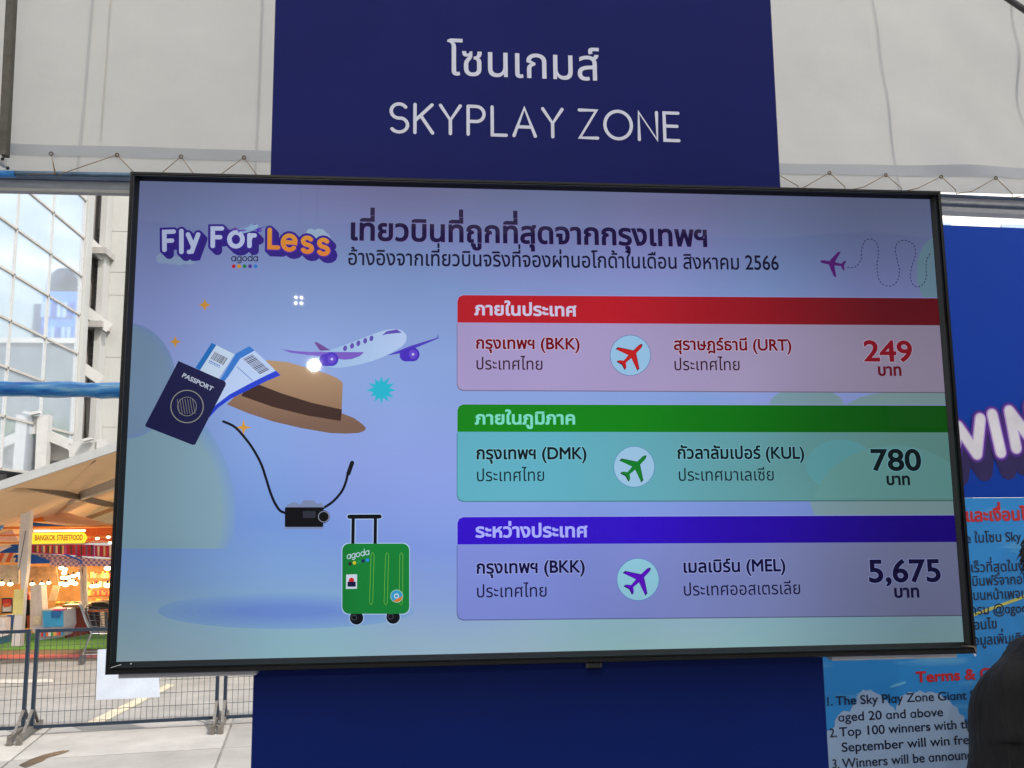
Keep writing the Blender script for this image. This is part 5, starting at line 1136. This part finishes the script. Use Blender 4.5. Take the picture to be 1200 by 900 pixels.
# ================================================================== person at the right edge
PY=.62
nk=at(1265,764,PY); 
base=Vector((nk.x,PY,FLOOR)); sh_z=nk.z
S=(sh_z-FLOOR)/1.44   # height scale: neck root at 1.44 m of a 1.72 m person
FA_=R(-8)
def pp(x,y,z): x*=S;y*=S;z*=S; return base+Vector((x*cos(FA_)-y*sin(FA_),x*sin(FA_)+y*cos(FA_),z))
person=thing('person',base,'person in a black T-shirt with dark hair, at the lower right edge before the backdrop','person')
skin=P('brown skin',(168,116,88),rough=.5,var=.08,scale=20,bump=.05,bscale=200)
def skinned(name,verts,edges,radii,m,sub=2,parent=person,root=0):
    me=bpy.data.meshes.new(name); off=wloc(parent); me.from_pydata([tuple(pp(*v)-off) for v in verts],edges,[]); o=bpy.data.objects.new(name,me); COL.objects.link(o)
    md=o.modifiers.new('skin','SKIN'); md.use_smooth_shade=True; 
    for i,r in enumerate(radii):
        rx,ry=(r if isinstance(r,tuple) else (r,r)); me.skin_vertices[0].data[i].radius=(rx*S,ry*S); me.skin_vertices[0].data[i].use_root=(i==root)
    ms=o.modifiers.new('sub','SUBSURF'); ms.levels=ms.render_levels=sub
    bpy.context.view_layer.update(); dg=bpy.context.evaluated_depsgraph_get(); m2=bpy.data.meshes.new_from_object(o.evaluated_get(dg)); bpy.data.objects.remove(o)
    for p in m2.polygons: p.use_smooth=True
    m2.materials.clear(); m2.materials.append(m); q=bpy.data.objects.new(name,m2); COL.objects.link(q); q.parent=parent; return q
V=[];Eg=[];Rd=[]
def add(v,r,link=None):
    V.append(v); Rd.append(r); 
    if link is not None: Eg.append((link,len(V)-1))
    return len(V)-1
pel=add((0,0,.93),(.15,.11)); wa=add((0,0,1.08),(.135,.10),pel); ch=add((0,.0,1.27),(.165,.115),wa); nb=add((0,.0,1.42),(.09,.08),ch); nk_=add((0,.01,1.50),(.056,.058),nb)
h1=add((0,.025,1.57),(.066,.078),nk_); h2=add((0,.03,1.65),(.075,.092),h1); h3=add((0,.02,1.71),(.060,.072),h2)
for s in (-1,1):
    c=add((s*.10,-.0,1.385),(.072,.07),nb); a=add((s*.185,-.005,1.365),.062,c); m_=add((s*.222,-.01,1.24),.050,a); e_=add((s*.245,-.02,1.09),.040,m_); f=add((s*.24,.05,.96),.035,e_); w=add((s*.235,.10,.87),.026,f); hd=add((s*.23,.125,.81),(.030,.02),w)
    kn=add((s*.235,.145,.765),(.032,.016),hd)
    for k in range(4):
        fx=s*(.235)+(-.024+.016*k)*1.0; q1=add((fx,.155,.735),.0085,kn); q2=add((fx,.150,.705-.004*(k in(1,2))),.0078,q1); add((fx,.138,.685-.006*(k in(1,2))),.0068,q2)
    t1=add((s*.20,.155,.785),.010,hd); add((s*.192,.165,.755),.0085,t1)
    hp=add((s*.09,0,.86),(.085,.09),pel); kn_=add((s*.10,.01,.48),.055,hp); an=add((s*.10,-.01,.10),.036,kn_); he=add((s*.10,.0,.05),(.036,.04),an); add((s*.105,.14,.03),(.036,.02),he)
skinned('body',V,Eg,Rd,skin)
# face: nose, ears
def face(m):
    m.ball(pp(0,.125,1.635),.014*S,8,6,(1,1.3,1.6)); 
    for s in (-1,1): m.ball(pp(s*.080,.02,1.635),.026*S,10,7,(.35,.8,1.25))
one('face_detail',face,skin,person)
one('eyes',lambda m:[m.ball(pp(s*.03,.108,1.655),.011*S,8,6) for s in (-1,1)],P('eye white',(220,216,210),rough=.3),person)
one('mouth',lambda m:m.ball(pp(0,.112,1.59),.022*S,8,5,(1,.3,.25)),P('lip colour',(150,84,76),rough=.5),person)
# shirt
shirtm=bpy.data.materials.new('black cotton shirt'); shirtm.use_nodes=True
def sm_(m):
    nt=m.node_tree;N=nt.nodes;L=nt.links;b=N['Principled BSDF']; b.inputs['Base Color'].default_value=lin((34,33,35))+(1,); b.inputs['Roughness'].default_value=.85; b.inputs['Specular IOR Level'].default_value=.3
    b.inputs['Sheen Weight'].default_value=.06; b.inputs['Sheen Roughness'].default_value=.5
    tc=N.new('ShaderNodeTexCoord'); mp=N.new('ShaderNodeMapping'); mp.inputs['Scale'].default_value=(16,16,3); mp.inputs['Rotation'].default_value=(0,.25,0); L.new(tc.outputs['Object'],mp.inputs[0]); n=N.new('ShaderNodeTexNoise'); n.inputs['Scale'].default_value=1; n.inputs['Detail'].default_value=3; n.inputs['Distortion'].default_value=.6; L.new(mp.outputs[0],n.inputs[0])
    n2=N.new('ShaderNodeTexNoise'); n2.inputs['Scale'].default_value=600; L.new(tc.outputs['Object'],n2.inputs[0]); ad=N.new('ShaderNodeMath'); ad.operation='MULTIPLY_ADD'; ad.inputs[1].default_value=.03; L.new(n2.outputs[0],ad.inputs[0]); L.new(n.outputs[0],ad.inputs[2])
    bp=N.new('ShaderNodeBump'); bp.inputs['Strength'].default_value=.9; bp.inputs['Distance'].default_value=.03; L.new(ad.outputs[0],bp.inputs['Height']); L.new(bp.outputs[0],b.inputs['Normal'])
sm_(shirtm)
V=[];Eg=[];Rd=[]
b0=add((0,0,.84),(.19,.14)); b1=add((0,0,.98),(.186,.135),b0); b2=add((0,0,1.12),(.186,.13),b1); b3=add((0,0,1.27),(.196,.135),b2); b4=add((0,0,1.405),(.122,.104),b3); b5=add((0,.005,1.485),(.080,.078),b4)
for s in (-1,1):
    c=add((s*.11,0,1.392),(.086,.084),b4); a=add((s*.188,-.005,1.355),.068,c); m_=add((s*.222,-.01,1.24),.062,a); add((s*.240,-.015,1.10),.060,m_)
sh=skinned('shirt',V,Eg,Rd,shirtm,3)
# real folds in the cloth
for v in sh.data.vertices:
    p=v.co/S; n=v.normal; f=.007*sin(52*p.x+14*p.y+9*p.z+2*sin(6*p.z))+.004*sin(88*p.x-27*p.z+sin(9*p.z))+.004*sin(30*p.z+34*p.y+12*p.x); v.co+=n*(f*1.25+.011)*S
skc=P('dark trousers cloth',(40,44,60),rough=.8,var=.1)
V=[];Eg=[];Rd=[]
p0=add((0,0,.92),(.16,.12)); 
for s in (-1,1): a=add((s*.09,0,.84),(.098,.105),p0); k_=add((s*.10,.01,.48),.075,a); add((s*.10,-.01,.09),.062,k_)
skinned('trousers',V,Eg,Rd,skc)
one('shoe',lambda m:[m.ball(pp(s*.105,.06,.045),.11*S,12,8,(.45,1.3,.42)) for s in (-1,1)],P('dark shoe leather',(40,36,34),rough=.4),person)
# hair: cap plus many fine locks
hairm=P('near black hair',(30,24,22),rough=.45,var=.2)
random.seed(17)
def hair(m):
    m.ball(pp(0,.012,1.675),.094*S,20,14,(.92,1.08,1.05))
    for k in range(1500):
        a=random.uniform(0,2*PI); e=random.uniform(-.35,1.5)
        if sin(a)>.55 and e<.55: continue
        d=Vector((cos(a)*cos(e)*.088,sin(a)*cos(e)*.102,sin(e)*.098)); r=pp(0,.012,1.675)+(pp(d.x,d.y,d.z)-pp(0,0,0))
        o=(pp(d.x,d.y,d.z)-pp(0,0,0)).normalized(); dn=Vector((random.gauss(0,.22),random.gauss(0,.22),-1)); L_=random.uniform(.012,.03)*S
        p1=r+o*.012*S+dn*L_*.4; p2=r+o*.016*S+dn*L_; m.tube([r,p1,p2],[.0032*S,.0026*S,.0004*S],3,False)
one('hair',hair,hairm,person)
